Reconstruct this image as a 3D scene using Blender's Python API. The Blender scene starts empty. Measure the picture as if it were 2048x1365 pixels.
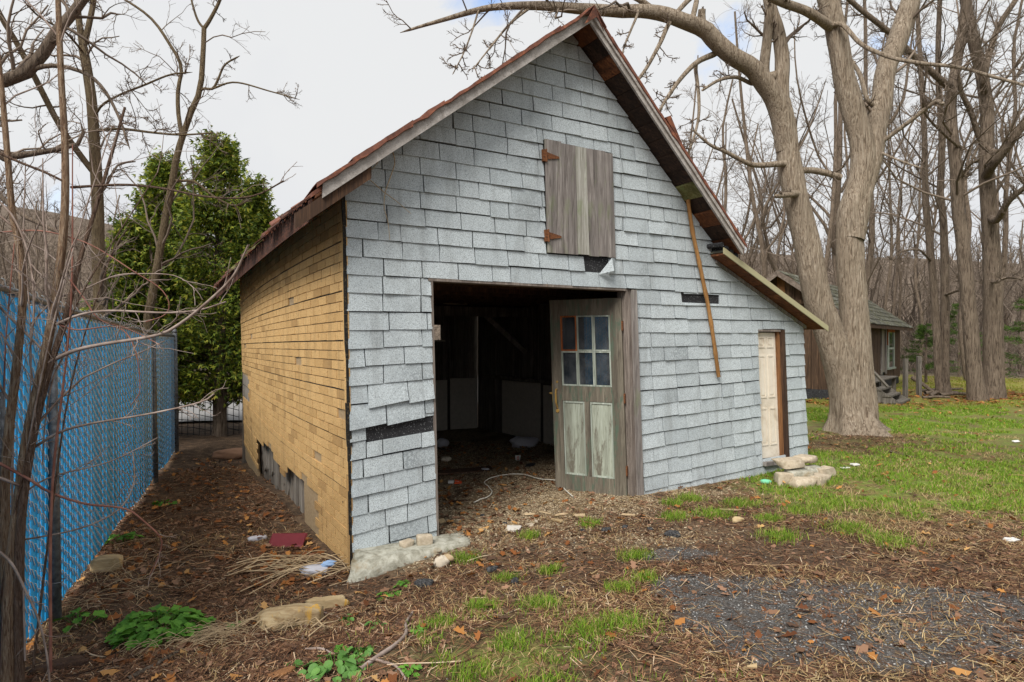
import bpy, math, random
import numpy as np
from mathutils import Vector

# ------------------------------------------------------------------ camera, sky, sun, exposure
SC = bpy.context.scene
COL = SC.collection
CAM_Z = 1.6
FPX = 1229.0                      # focal length in photo pixels (2048 wide)
cam_d = bpy.data.cameras.new('camera')
cam_d.sensor_width = 36.0
cam_d.lens = FPX / 2048 * 36.0
cam_d.clip_start = 0.05
cam_d.clip_end = 3000
cam = bpy.data.objects.new('camera', cam_d)
cam.location = (0, 0, CAM_Z)
cam.rotation_euler = (math.radians(90), 0, 0)
COL.objects.link(cam)
SC.camera = cam

SUN_EL, SUN_AZ = 47.0, 205.0      # azimuth clockwise from +Y: the sun stands behind the camera, a little left
sun_d = bpy.data.lights.new('sun', 'SUN')
sun_d.energy = 1.5
sun_d.angle = math.radians(32)
sun_d.color = (1.0, 0.96, 0.90)
sun = bpy.data.objects.new('sun', sun_d)
sun.rotation_euler = (math.radians(90 - SUN_EL), 0, math.radians(180 - SUN_AZ) + math.pi)
COL.objects.link(sun)
_sd = Vector((math.sin(math.radians(SUN_AZ)) * math.cos(math.radians(SUN_EL)), math.cos(math.radians(SUN_AZ)) * math.cos(math.radians(SUN_EL)), math.sin(math.radians(SUN_EL))))
sun.rotation_euler = _sd.to_track_quat('Z', 'Y').to_euler()

W = bpy.data.worlds.new('World')
SC.world = W
W.use_nodes = True
nt = W.node_tree
nt.nodes.clear()
wo = nt.nodes.new('ShaderNodeOutputWorld')
bg = nt.nodes.new('ShaderNodeBackground')
bg.inputs['Strength'].default_value = 0.1
sky = nt.nodes.new('ShaderNodeTexSky')
sky.sky_type = 'NISHITA'
sky.sun_disc = False
sky.sun_elevation = math.radians(SUN_EL)
sky.sun_rotation = math.radians(SUN_AZ)
tc = nt.nodes.new('ShaderNodeTexCoord')
mp = nt.nodes.new('ShaderNodeMapping')
mp.inputs['Location'].default_value = (0.35, 0.2, 0.1)
mp.inputs['Scale'].default_value = (1.0, 1.0, 1.6)
n1 = nt.nodes.new('ShaderNodeTexNoise')
n1.inputs['Scale'].default_value = 3.2
n1.inputs['Detail'].default_value = 7
n1.inputs['Roughness'].default_value = 0.55
n1.inputs['Distortion'].default_value = 0.25
cr = nt.nodes.new('ShaderNodeValToRGB')       # cover of cloud
cr.color_ramp.elements[0].position = 0.27
cr.color_ramp.elements[0].color = (0, 0, 0, 1)
cr.color_ramp.elements[1].position = 0.39
cr.color_ramp.elements[1].color = (1, 1, 1, 1)
n2 = nt.nodes.new('ShaderNodeTexNoise')
n2.inputs['Scale'].default_value = 1.7
n2.inputs['Detail'].default_value = 5
cr2 = nt.nodes.new('ShaderNodeValToRGB')      # light and dark cloud
cr2.color_ramp.elements[0].position = 0.35
cr2.color_ramp.elements[0].color = (2.36, 2.42, 2.60, 1)
cr2.color_ramp.elements[1].position = 0.55
cr2.color_ramp.elements[1].color = (2.70, 2.73, 2.76, 1)
mx = nt.nodes.new('ShaderNodeMix')
mx.data_type = 'RGBA'
nt.links.new(tc.outputs['Generated'], mp.inputs['Vector'])
nt.links.new(mp.outputs['Vector'], n1.inputs['Vector'])
nt.links.new(tc.outputs['Generated'], n2.inputs['Vector'])
nt.links.new(n1.outputs['Fac'], cr.inputs['Fac'])
nt.links.new(n2.outputs['Fac'], cr2.inputs['Fac'])
nt.links.new(cr.outputs['Color'], mx.inputs[0])
nt.links.new(sky.outputs['Color'], mx.inputs[6])
nt.links.new(cr2.outputs['Color'], mx.inputs[7])
nt.links.new(mx.outputs[2], bg.inputs['Color'])
nt.links.new(bg.outputs['Background'], wo.inputs['Surface'])

SC.view_settings.view_transform = 'Standard'
SC.view_settings.look = 'None'
SC.view_settings.exposure = 1.62
SC.view_settings.gamma = 1.0
SC.view_settings.use_curve_mapping = False
SC.cycles.max_bounces = 8
SC.cycles.transparent_max_bounces = 8
SC.cycles.use_denoising = True

rnd = random.Random(7)
rng = np.random.default_rng(7)

# ------------------------------------------------------------------ object helpers
LOC = {}                                            # world place of every empty / part made here

def thing(name, label, cat, loc, group=None):
    o = bpy.data.objects.new(name, None)
    o.empty_display_size = 0.2
    o.location = loc
    COL.objects.link(o)
    o['label'] = label
    o['category'] = cat
    if group: o['group'] = group
    LOC[o] = np.array(loc, float)
    return o

def tag(o, label, cat, group=None):
    o['label'] = label
    o['category'] = cat
    if group: o['group'] = group
    return o

def mesh_from(name, verts, faces_list, mats, smooth=False, attrs=None, midx=None):
    """faces_list: list of int arrays (M,k); verts (N,3)"""
    me = bpy.data.meshes.new(name)
    verts = np.asarray(verts, np.float32)
    me.vertices.add(len(verts))
    me.vertices.foreach_set('co', verts.ravel())
    fl = [np.asarray(f, np.int32) for f in faces_list if len(f)]
    loops = np.concatenate([f.ravel() for f in fl]) if fl else np.zeros(0, np.int32)
    tot = np.concatenate([np.full(len(f), f.shape[1], np.int32) for f in fl]) if fl else np.zeros(0, np.int32)
    start = np.concatenate([[0], np.cumsum(tot)[:-1]]).astype(np.int32) if len(tot) else tot
    me.loops.add(len(loops))
    me.loops.foreach_set('vertex_index', loops)
    me.polygons.add(len(tot))
    me.polygons.foreach_set('loop_start', start)
    me.polygons.foreach_set('loop_total', tot)
    if smooth:
        me.polygons.foreach_set('use_smooth', np.ones(len(tot), bool))
    if not isinstance(mats, (list, tuple)): mats = [mats]
    for m in mats: me.materials.append(m)
    if midx is not None:
        me.polygons.foreach_set('material_index', np.asarray(midx, np.int32))
    me.update(calc_edges=True)
    if attrs:
        for k, a in attrs.items():
            at = me.attributes.new(k, 'FLOAT', 'POINT')
            at.data.foreach_set('value', np.asarray(a, np.float32))
    return me

class MB:
    """collects polygons, links them as ONE mesh object"""
    def __init__(s): s.v = []; s.f = []; s.m = []
    def poly(s, pts, mi=0):
        b = len(s.v); s.v += [tuple(p) for p in pts]
        s.f.append(tuple(range(b, b + len(pts)))); s.m.append(mi)
    def hexa(s, p, mi=0):
        """8 corners: 0-3 one face (ccw seen from outside), 4-7 the face behind it"""
        b = len(s.v); s.v += [tuple(q) for q in p]
        for f in ((0,1,2,3), (7,6,5,4), (0,4,5,1), (1,5,6,2), (2,6,7,3), (3,7,4,0)):
            s.f.append(tuple(b + i for i in f)); s.m.append(mi)
    def prism(s, front, back, mi=0):
        n = len(front); b = len(s.v)
        s.v += [tuple(q) for q in front] + [tuple(q) for q in back]
        s.f.append(tuple(range(b, b + n))); s.m.append(mi)
        s.f.append(tuple(range(b + 2 * n - 1, b + n - 1, -1))); s.m.append(mi)
        for i in range(n):
            j = (i + 1) % n
            s.f.append((b + i, b + n + i, b + n + j, b + j)); s.m.append(mi)
    def box(s, c, sz, ax=None, mi=0, jit=0.0):
        """box at c, full sizes sz, axes ax = 3 unit vectors"""
        c = np.array(c, float)
        ax = np.eye(3) if ax is None else np.array(ax, float)
        h = np.array(sz, float) / 2
        P = []
        for (i, j, k) in ((-1,-1,-1),(1,-1,-1),(1,-1,1),(-1,-1,1),(-1,1,-1),(1,1,-1),(1,1,1),(-1,1,1)):
            P.append(c + ax[0]*h[0]*i + ax[1]*h[1]*j + ax[2]*h[2]*k + (rng.normal(0, jit, 3) if jit else 0))
        s.hexa(P, mi)
    def tube(s, pts, rad, n=8, mi=0, cap=True):
        v, q = tubes(np.array(pts, float)[None], np.broadcast_to(np.array(rad, float), (len(pts),))[None], n)
        b = len(s.v); s.v += [tuple(p) for p in v]
        for f in q: s.f.append(tuple(int(b + i) for i in f)); s.m.append(mi)
        if cap:
            L = len(pts)
            s.f.append(tuple(b + n - 1 - i for i in range(n))); s.m.append(mi)
            s.f.append(tuple(b + (L - 1) * n + i for i in range(n))); s.m.append(mi)
    def build(s, name, mats, parent=None, smooth=False, kind=None, loc=None):
        if not isinstance(mats, (list, tuple)): mats = [mats]
        v = np.array(s.v, float)
        if loc is not None: base = np.array(loc, float)
        elif parent is not None and parent in LOC: base = (v.min(0) + v.max(0)) / 2 if len(v) else LOC[parent]
        else: base = np.array([(v[:,0].min()+v[:,0].max())/2, (v[:,1].min()+v[:,1].max())/2, v[:,2].min()])
        me = bpy.data.meshes.new(name)
        me.from_pydata([tuple(p) for p in (v - base)], [], s.f)
        for m in mats: me.materials.append(m)
        if len(mats) > 1: me.polygons.foreach_set('material_index', np.array(s.m, np.int32))
        if smooth: me.polygons.foreach_set('use_smooth', np.ones(len(s.f), bool))
        me.update()
        return link(name, me, base, parent, kind)

def link(name, me, base, parent=None, kind=None):
    o = bpy.data.objects.new(name, me)
    COL.objects.link(o)
    base = np.array(base, float)
    if parent is not None:
        o.parent = parent
        o.location = tuple(base - LOC[parent])
    else:
        o.location = tuple(base)
    if kind: o['kind'] = kind
    LOC[o] = base
    return o

def arr_obj(name, v, faces, mats, parent=None, smooth=False, kind=None, attrs=None, base=None, midx=None):
    v = np.asarray(v, float)
    if base is None:
        base = LOC[parent] if parent is not None else np.array([v[:,0].mean(), v[:,1].mean(), v[:,2].min()])
    me = mesh_from(name, v - base, faces, mats, smooth, attrs, midx)
    return link(name, me, base, parent, kind)

def tubes(P, R, n):
    """P (B,K,3) paths, R (B,K) radii -> verts, quads (vectorised)"""
    P = np.asarray(P, float); B, K, _ = P.shape
    T = np.gradient(P, axis=1)
    T /= np.linalg.norm(T, axis=2, keepdims=True) + 1e-9
    mean = P[:, -1] - P[:, 0]
    mean /= np.linalg.norm(mean, axis=1, keepdims=True) + 1e-9
    ref = np.where(np.abs(mean[:, 2:3]) > 0.8, np.array([[1.0, 0.13, 0.0]]), np.array([[0.0, 0.1, 1.0]]))
    U = np.cross(T, ref[:, None, :])
    U /= np.linalg.norm(U, axis=2, keepdims=True) + 1e-9
    V = np.cross(T, U)
    a = np.arange(n) / n * 2 * math.pi
    ring = U[:, :, None, :] * np.cos(a)[None, None, :, None] + V[:, :, None, :] * np.sin(a)[None, None, :, None]
    verts = P[:, :, None, :] + ring * np.asarray(R)[:, :, None, None]
    idx = np.arange(B * K * n).reshape(B, K, n)
    a0 = idx[:, :-1, :]; a1 = np.roll(idx, -1, axis=2)[:, :-1, :]
    b0 = idx[:, 1:, :]; b1 = np.roll(idx, -1, axis=2)[:, 1:, :]
    q = np.stack([a0, a1, b1, b0], axis=-1).reshape(-1, 4)
    return verts.reshape(-1, 3), q

def px(x, y, Z):
    """the point at depth Z metres that the photo shows at x, y"""
    return np.array([(x - 1024) / FPX * Z, Z, CAM_Z + (682.5 - y) / FPX * Z])

# ------------------------------------------------------------------ value noise for shaping the land and strewing things
def vnoise(x, y, seed=0):
    x = np.asarray(x, float); y = np.asarray(y, float)
    xi = np.floor(x).astype(np.int64); yi = np.floor(y).astype(np.int64)
    fx = x - xi; fy = y - yi
    fx = fx * fx * (3 - 2 * fx); fy = fy * fy * (3 - 2 * fy)
    def h(a, b):
        n = (a * 374761393 + b * 668265263 + seed * 974711) & 0xffffffff
        n = ((n ^ (n >> 13)) * 1274126177) & 0xffffffff
        return ((n ^ (n >> 16)) & 0xffff) / 65535.0
    return (h(xi, yi) * (1 - fx) + h(xi + 1, yi) * fx) * (1 - fy) + (h(xi, yi + 1) * (1 - fx) + h(xi + 1, yi + 1) * fx) * fy

def fbm(x, y, seed=0, o=4):
    t = 0; a = 0.5; s = 0
    for i in range(o):
        t = t + a * vnoise(np.asarray(x) * 2 ** i, np.asarray(y) * 2 ** i, seed + i * 17); s += a; a *= 0.5
    return t / s

def sst(a, b, x):
    t = np.clip((np.asarray(x, float) - a) / (b - a), 0, 1)
    return t * t * (3 - 2 * t)

_CP = np.array([(0,2.9,0),(-2,2.6,-.05),(2.5,2.9,0),(0,0,0),(-3,0,0),(4,0,0.02),(-1.45,4.6,-.25),(-1.3,4.95,-.24),(-.7,5.1,-.13),(-.58,5.4,-.04),(1.15,6.3,0),(3.0,7.2,.03),(3.66,7.55,.12),(3.2,6.75,.0),(3.9,6.95,.03),
    (-2.84,3.76,-.12),(-4.63,7.85,-.2),(-5.6,10.07,-.22),(-4.4,9.8,-.36),(-1.8,5.5,-.24),(-3.6,8.6,-.3),(-1,9,-.06),(-1,11,-.06),(.8,8.5,-.03),(2.5,9.5,0.05),
    (5.5,9.8,.15),(8,15,.15),(12,14.7,.2),(15,27,.2),(5,27,.15),(-8,14,-.2),(-4,14,-.25),(-12,10,-.15),(-9,4,-.1),(5,5,.05),(9,8,.15),(-20,14,-.2),(-15,25,-.1),(20,12,.2),(-5,20,-.2)])
def H0(x, y):
    x = np.asarray(x, float); y = np.asarray(y, float)
    sh = x.shape; x = x.ravel(); y = y.ravel()
    num = np.zeros_like(x); den = np.zeros_like(x)
    for (a, b, c) in _CP:
        w = 1.0 / ((x - a) ** 2 + (y - b) ** 2 + 0.25) ** 1.8
        num += w * c; den += w
    far = np.sqrt(x * x + y * y)
    h = num / den
    h = h + 0.012 * (fbm(x * 2.2, y * 2.2, 3) - 0.5) * 2 + 0.05 * (fbm(x * .35, y * .35, 9) - 0.5)
    hill = sst(30, 120, y - 0.12 * np.abs(x)) * (13 + 9 * fbm(x * .015, y * .015, 21)) + sst(40, 120, -x) * 14 * sst(10, 50, y)
    return (h + hill * sst(26, 50, far)).reshape(sh)
def H(x, y): return float(H0(np.array([x]), np.array([y]))[0])
def gp(x, y, it=10):
    """where the ray through photo point x, y meets the land"""
    Z = 4.0
    for _ in range(40):
        p = px(x, y, Z); g = H(p[0], p[1])
        Zn = (CAM_Z - g) * FPX / max(y - 682.5, 1)
        Z = 0.5 * Z + 0.5 * Zn
    p = px(x, y, Z); return np.array([p[0], p[1], H(p[0], p[1])])
# ------------------------------------------------------------------ materials
class Nd:
    def __init__(s, name):
        s.m = bpy.data.materials.new(name); s.m.use_nodes = True
        s.t = s.m.node_tree; s.t.nodes.clear()
        s.out = s.n('ShaderNodeOutputMaterial'); s.b = s.n('ShaderNodeBsdfPrincipled')
        s.t.links.new(s.b.outputs[0], s.out.inputs[0])
        s.b.inputs['Roughness'].default_value = 0.85
        s.b.inputs['Specular IOR Level'].default_value = 0.25
    def n(s, k, **kw):
        x = s.t.nodes.new(k)
        for a, b in kw.items(): setattr(x, a, b)
        return x
    def l(s, a, b): s.t.links.new(a, b)
    def set(s, sock, v):
        if hasattr(v, 'links'): s.l(v, sock)
        elif isinstance(v, (tuple, list)) and len(v) == 3 and sock.type == 'RGBA': sock.default_value = (*v, 1)
        else: sock.default_value = v
    def coord(s, kind='Object', scale=(1, 1, 1), rot=(0, 0, 0)):
        t = s.n('ShaderNodeTexCoord'); m = s.n('ShaderNodeMapping')
        if kind == 'World':
            g = s.n('ShaderNodeNewGeometry'); s.l(g.outputs['Position'], m.inputs['Vector'])
        else: s.l(t.outputs[kind], m.inputs['Vector'])
        m.inputs['Scale'].default_value = scale
        m.inputs['Rotation'].default_value = rot
        return m.outputs[0]
    def noise(s, co, scale, detail=4, rough=0.5, dist=0.0):
        x = s.n('ShaderNodeTexNoise'); s.l(co, x.inputs['Vector'])
        x.inputs['Scale'].default_value = scale; x.inputs['Detail'].default_value = detail
        x.inputs['Roughness'].default_value = rough; x.inputs['Distortion'].default_value = dist
        return x.outputs['Fac']
    def voro(s, co, scale, out='Distance', feature='F1'):
        x = s.n('ShaderNodeTexVoronoi', feature=feature); s.l(co, x.inputs['Vector'])
        x.inputs['Scale'].default_value = scale
        return x.outputs[out]
    def ramp(s, fac, *stops):
        x = s.n('ShaderNodeValToRGB'); s.l(fac, x.inputs[0])
        e = x.color_ramp.elements
        while len(e) < len(stops): e.new(0.5)
        for i, (p, c) in enumerate(stops):
            e[i].position = p
            e[i].color = (*c, 1) if isinstance(c, (tuple, list)) else (c, c, c, 1)
        return x.outputs[0]
    def mix(s, f, a, b, mode='MIX'):
        x = s.n('ShaderNodeMix', data_type='RGBA', blend_type=mode)
        s.set(x.inputs[0], f); s.set(x.inputs[6], a); s.set(x.inputs[7], b)
        return x.outputs[2]
    def math(s, op, a, b=0.0, c=None):
        x = s.n('ShaderNodeMath', operation=op)
        s.set(x.inputs[0], a); s.set(x.inputs[1], b)
        if c is not None: s.set(x.inputs[2], c)
        return x.outputs[0]
    def rand(s):
        """one number per object and per loose piece of a mesh"""
        o = s.n('ShaderNodeObjectInfo'); g = s.n('ShaderNodeNewGeometry')
        return s.math('FRACT', s.math('ADD', o.outputs['Random'], g.outputs['Random Per Island']))
    def attr(s, name):
        x = s.n('ShaderNodeAttribute'); x.attribute_name = name; return x.outputs['Fac']
    def bump(s, h, strength=0.5, dist=0.01):
        x = s.n('ShaderNodeBump'); x.inputs['Strength'].default_value = strength; x.inputs['Distance'].default_value = dist
        s.l(h, x.inputs['Height']); s.l(x.outputs[0], s.b.inputs['Normal'])
    def col(s, c): s.set(s.b.inputs['Base Color'], c)
    def rough(s, v): s.set(s.b.inputs['Roughness'], v)

M = {}
def shingle_mat(name, lo, hi, dark, speck):
    k = Nd(name); co = k.coord('World')
    r = k.rand()
    base = k.ramp(r, (0.0, lo), (0.35, tuple((a + b) / 2 for a, b in zip(lo, hi))), (0.75, hi), (1.0, lo))
    g = k.noise(co, 170, 2, 0.7)
    base = k.mix(k.ramp(g, (0.40, 1.0), (0.5, 0.0)), base, dark)
    g2 = k.noise(co, 120, 2, 0.6)
    base = k.mix(k.math('MULTIPLY', k.ramp(g2, (0.56, 0.0), (0.66, 1.0)), 0.45), base, speck)
    wear = k.noise(co, 1.6, 5, 0.6)
    wear2 = k.noise(co, 60, 2, 0.7)
    w = k.math('MULTIPLY', k.ramp(wear, (0.5, 0.0), (0.68, 1.0)), k.ramp(wear2, (0.42, 0.0), (0.55, 1.0)))
    w = k.math('MULTIPLY', w, k.ramp(r, (0.1, 0.9), (0.6, 0.3)))
    base = k.mix(w, base, dark)
    st = k.noise(k.coord('World', (7, 7, .9)), 1.0, 6, 0.7, 0.4)
    base = k.mix(k.math('MULTIPLY', k.ramp(st, (0.5, 0.0), (0.68, 1.0)), 0.38), base, (0.19, 0.20, 0.195))
    k.col(base); k.rough(0.92)
    k.bump(g, 0.35, 0.004)
    return k.m
M['shingle'] = shingle_mat('grey_shingle', (0.415, 0.465, 0.485), (0.53, 0.585, 0.605), (0.20, 0.22, 0.23), (0.62, 0.66, 0.67))

k = Nd('tar_paper'); co = k.coord('World'); g = k.noise(co, 90, 3, 0.75)
k.col(k.ramp(g, (0.60, (0.022, 0.022, 0.024)), (0.68, (0.35, 0.36, 0.37)))); k.rough(0.8); k.bump(g, 0.4, 0.005); M['tar'] = k.m
k = Nd('tar_edge'); co = k.coord('World'); g = k.noise(co, 60, 4, 0.7)
k.col(k.ramp(g, (0.55, (0.015, 0.014, 0.013)), (0.7, (0.16, 0.12, 0.06)))); M['tar_edge'] = k.m

k = Nd('ochre_brick_siding'); co = k.coord('World'); r = k.rand()
b = k.ramp(r, (0.0, (0.56, 0.35, 0.145)), (0.4, (0.66, 0.425, 0.185)), (0.8, (0.63, 0.40, 0.17)), (0.92, (0.57, 0.36, 0.15)), (0.93, (0.42, 0.255, 0.105)), (1.0, (0.46, 0.285, 0.12)))
g = k.noise(co, 140, 2, 0.7)
b = k.mix(k.ramp(g, (0.36, 1.0), (0.46, 0.0)), b, (0.20, 0.10, 0.03))
b = k.mix(k.ramp(k.noise(co, 9, 6, 0.7, 0.6), (0.66, 0.0), (0.71, 1.0)), b, (0.03, 0.022, 0.016))
b = k.mix(k.math('MULTIPLY', k.noise(co, 1.3, 4), 0.25), b, (0.36, 0.21, 0.08))
b = k.mix(k.math('MULTIPLY', k.ramp(k.noise(k.coord('World', (6, 6, .8)), 1.0, 6, 0.7, 0.4), (0.5, 0.0), (0.7, 1.0)), 0.45), b, (0.17, 0.11, 0.055))
k.col(b); k.rough(0.92); k.bump(g, 0.35, 0.004); M['ochre'] = k.m
k = Nd('siding_mortar'); co = k.coord('World'); g = k.noise(co, 40, 4, 0.7)
k.col(k.ramp(g, (0.3, (0.26, 0.18, 0.10)), (0.7, (0.42, 0.31, 0.19)))); M['mortar'] = k.m

def wood(name, dark, mid, light, axis='z', scale=1.0, green=0.0, coord='Object', paint=None, knots=True):
    k = Nd(name)
    st = {'z': (26, 26, 1.3), 'x': (1.3, 26, 26), 'y': (26, 1.3, 26)}[axis]
    off = k.n('ShaderNodeVectorMath', operation='ADD')
    c0 = k.coord(coord, tuple(s * scale for s in st)); r = k.rand()
    k.l(c0, off.inputs[0])
    cx = k.n('ShaderNodeCombineXYZ'); k.l(k.math('MULTIPLY', r, 57.0), cx.inputs[0]); k.l(k.math('MULTIPLY', r, 31.0), cx.inputs[1]); k.l(k.math('MULTIPLY', r, 13.0), cx.inputs[2])
    k.l(cx.outputs[0], off.inputs[1]); co = off.outputs[0]
    g = k.noise(co, 2.2, 6, 0.65, 1.2)
    g2 = k.noise(co, 0.35, 4, 0.55, 0.8)
    b = k.ramp(g, (0.28, dark), (0.46, mid), (0.68, light))
    b = k.mix(k.ramp(g2, (0.35, 0.65), (0.6, 0.0)), b, dark)
    b = k.mix(k.math('MULTIPLY', k.ramp(r, (0, 0.0), (1, 1.0)), 0.35), b, mid)
    if green:
        gg = k.noise(k.coord(coord, (5, 5, 2)), 1.5, 5, 0.6)
        b = k.mix(k.math('MULTIPLY', k.ramp(gg, (0.52, 0.0), (0.66, 1.0)), green), b, (0.16, 0.21, 0.08))
    if paint:
        pn = k.noise(k.coord(coord, (9, 9, 2.2)), 1.3, 7, 0.7, 0.6)
        b = k.mix(k.ramp(pn, (paint[1] - 0.05, 0.0), (paint[1] + 0.05, 1.0)), b, paint[0])
    k.col(b); k.rough(0.88); k.bump(g, 0.5, 0.006)
    return k.m
GREY = ((0.05, 0.043, 0.04), (0.21, 0.185, 0.17), (0.40, 0.37, 0.345))
M['grey_wood'] = wood('weathered_grey_wood', *GREY, green=0.4)
M['grey_wood_x'] = wood('weathered_barge_wood', (0.16, 0.14, 0.12), (0.40, 0.37, 0.34), (0.56, 0.53, 0.5), 'y', 1.0)
M['pale_wood_moss'] = wood('pale_mossy_wood', (0.16, 0.15, 0.12), (0.34, 0.33, 0.29), (0.50, 0.49, 0.45), green=0.6)
M['plank_wood'] = wood('split_grey_planks', (0.06, 0.05, 0.04), (0.25, 0.215, 0.18), (0.44, 0.40, 0.355))
M['post_wood'] = wood('jamb_post_wood', (0.045, 0.035, 0.03), (0.20, 0.165, 0.14), (0.37, 0.32, 0.28), paint=((0.45, 0.25, 0.05), 0.72))
M['dark_wood'] = wood('dark_stained_wood', (0.022, 0.014, 0.01), (0.07, 0.04, 0.026), (0.16, 0.085, 0.045))
M['soffit'] = wood('soffit_boards', (0.03, 0.017, 0.012), (0.14, 0.055, 0.026), (0.34, 0.13, 0.05), 'x', 0.6)
M['soffit_moss'] = wood('mossy_board', (0.03, 0.03, 0.012), (0.16, 0.15, 0.05), (0.36, 0.33, 0.16), 'x', 0.7, green=0.9)
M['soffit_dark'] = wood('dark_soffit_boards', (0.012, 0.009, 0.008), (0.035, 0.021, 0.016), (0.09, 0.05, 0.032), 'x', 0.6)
M['shed_barge'] = wood('brown_grey_barge', (0.05, 0.038, 0.03), (0.16, 0.125, 0.10), (0.30, 0.25, 0.21), 'y', 1.0)
M['porch_wood'] = wood('dark_porch_wood', (0.035, 0.03, 0.025), (0.13, 0.115, 0.095), (0.26, 0.235, 0.20))
M['inside_wood'] = wood('dark_inside_wood', (0.03, 0.026, 0.022), (0.13, 0.11, 0.092), (0.30, 0.26, 0.22))  # dark grey-brown grain for the boards and timbers inside
M['door_green'] = wood('green_paint_worn_door', (0.05, 0.042, 0.033), (0.15, 0.13, 0.10), (0.26, 0.235, 0.18), paint=((0.085, 0.115, 0.082), 0.58))
M['door_panel'] = wood('pale_green_panel', (0.13, 0.13, 0.10), (0.34, 0.37, 0.30), (0.48, 0.52, 0.45), paint=((0.14, 0.13, 0.10), 0.58))
M['muntin'] = wood('flaking_white_green', (0.10, 0.12, 0.09), (0.36, 0.40, 0.34), (0.55, 0.58, 0.53))
M['old_red'] = wood('orange_red_trim', (0.09, 0.03, 0.015), (0.36, 0.10, 0.03), (0.55, 0.2, 0.06))
M['shed_wood'] = wood('brown_shed_boards', (0.018, 0.012, 0.009), (0.075, 0.045, 0.028), (0.20, 0.12, 0.07))
M['shed_wood_light'] = wood('orange_brown_shed_boards', (0.06, 0.03, 0.015), (0.22, 0.10, 0.04), (0.36, 0.18, 0.075))
M['bamboo'] = wood('bamboo_brown', (0.10, 0.045, 0.015), (0.30, 0.15, 0.05), (0.42, 0.24, 0.09))
M['splint'] = wood('pale_splinter', (0.20, 0.14, 0.08), (0.46, 0.34, 0.2), (0.62, 0.48, 0.32), 'x', 1.0)
M['rot_log'] = wood('pale_rotten_log', (0.16, 0.10, 0.05), (0.42, 0.31, 0.17), (0.58, 0.47, 0.29), 'x', 0.7, paint=((0.55, 0.30, 0.03), 0.64))

k = Nd('rusty_roofing'); co = k.coord('World'); g = k.noise(co, 11, 6, 0.7, 0.5); r = k.rand()
b = k.ramp(g, (0.30, (0.035, 0.017, 0.012)), (0.48, (0.12, 0.045, 0.027)), (0.62, (0.26, 0.09, 0.042)), (0.78, (0.38, 0.19, 0.11)))
b = k.mix(k.math('MULTIPLY', r, 0.55), b, (0.20, 0.085, 0.06))
k.col(b); k.rough(0.7); k.bump(g, 0.4, 0.008); M['rust'] = k.m
M['rust_dark'] = wood('dark_eave_boards', (0.014, 0.009, 0.007), (0.06, 0.027, 0.019), (0.19, 0.075, 0.045), 'y', .8)  # darker red-brown boards and shingle ends along the eave
k = Nd('rusted_iron'); co = k.coord('Object'); g = k.noise(co, 60, 5, 0.7)
k.col(k.ramp(g, (0.35, (0.06, 0.025, 0.014)), (0.65, (0.22, 0.085, 0.03)))); k.rough(0.75); M['iron_rust'] = k.m
k = Nd('cream_paint'); co = k.coord('World'); g = k.noise(co, 4, 6, 0.7, 0.4)
k.col(k.ramp(g, (0.32, (0.50, 0.42, 0.32)), (0.5, (0.70, 0.63, 0.52)), (0.7, (0.76, 0.70, 0.60)))); k.rough(0.55); M['cream'] = k.m
k = Nd('old_window_glass'); k.col((0.75, 0.82, 0.85)); k.rough(0.03); k.b.inputs['Transmission Weight'].default_value = 0.75
k.b.inputs['IOR'].default_value = 1.5; k.b.inputs['Specular IOR Level'].default_value = 0.5
cg = k.coord('World'); k.col(k.ramp(k.noise(cg, 5, 6, 0.7), (0.35, (0.03, 0.04, 0.05)), (0.7, (0.16, 0.17, 0.18)))); k.b.inputs['Transmission Weight'].default_value = 0.45; k.b.inputs['Coat Weight'].default_value = 1.0; k.b.inputs['Coat Roughness'].default_value = 0.02; M['glass'] = k.m  # mottled grey film in the base colour, partly standing in for pane reflections
k = Nd('galvanised_steel'); co = k.coord('World'); g = k.noise(co, 30, 4, 0.6)
k.col(k.ramp(g, (0.35, (0.085, 0.09, 0.095)), (0.65, (0.20, 0.21, 0.22)))); k.rough(0.5); k.b.inputs['Metallic'].default_value = 0.55; M['steel'] = k.m
k = Nd('bright_wire'); k.col((0.60, 0.64, 0.67)); k.rough(0.5); k.b.inputs['Metallic'].default_value = 0.1; M['wire'] = k.m
k = Nd('blue_slat_plastic'); r = k.rand(); co = k.coord('World'); g = k.noise(co, 6, 4, 0.6)
b = k.ramp(r, (0.0, (0.02, 0.40, 0.82)), (1.0, (0.06, 0.50, 0.95)))
k.col(k.mix(k.math('MULTIPLY', g, 0.35), b, (0.012, 0.20, 0.50))); k.rough(0.5); M['slat'] = k.m
k = Nd('field_stone'); co = k.coord('Object'); g = k.noise(co, 14, 7, 0.7, 0.3); r = k.rand()
b = k.ramp(g, (0.30, (0.13, 0.12, 0.085)), (0.5, (0.33, 0.32, 0.26)), (0.7, (0.50, 0.49, 0.42)))
b = k.mix(k.ramp(k.noise(co, 4, 5, 0.6), (0.56, 0.0), (0.68, 0.7)), b, (0.25, 0.16, 0.06))
k.col(b); k.bump(g, 0.7, 0.02); M['stone'] = k.m
k = Nd('pale_stone'); co = k.coord('Object'); g = k.noise(co, 20, 6, 0.7)
b = k.ramp(g, (0.30, (0.30, 0.24, 0.17)), (0.55, (0.46, 0.39, 0.29)), (0.75, (0.56, 0.50, 0.40)))
k.col(b); k.bump(g, 0.5, 0.01); M['pale_stone'] = k.m
k = Nd('asphalt_lump'); co = k.coord('Object'); g = k.noise(co, 60, 5, 0.8)
k.col(k.ramp(g, (0.45, (0.02, 0.02, 0.021)), (0.7, (0.14, 0.14, 0.14)))); k.bump(g, 0.8, 0.01); M['asphalt_lump'] = k.m

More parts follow.
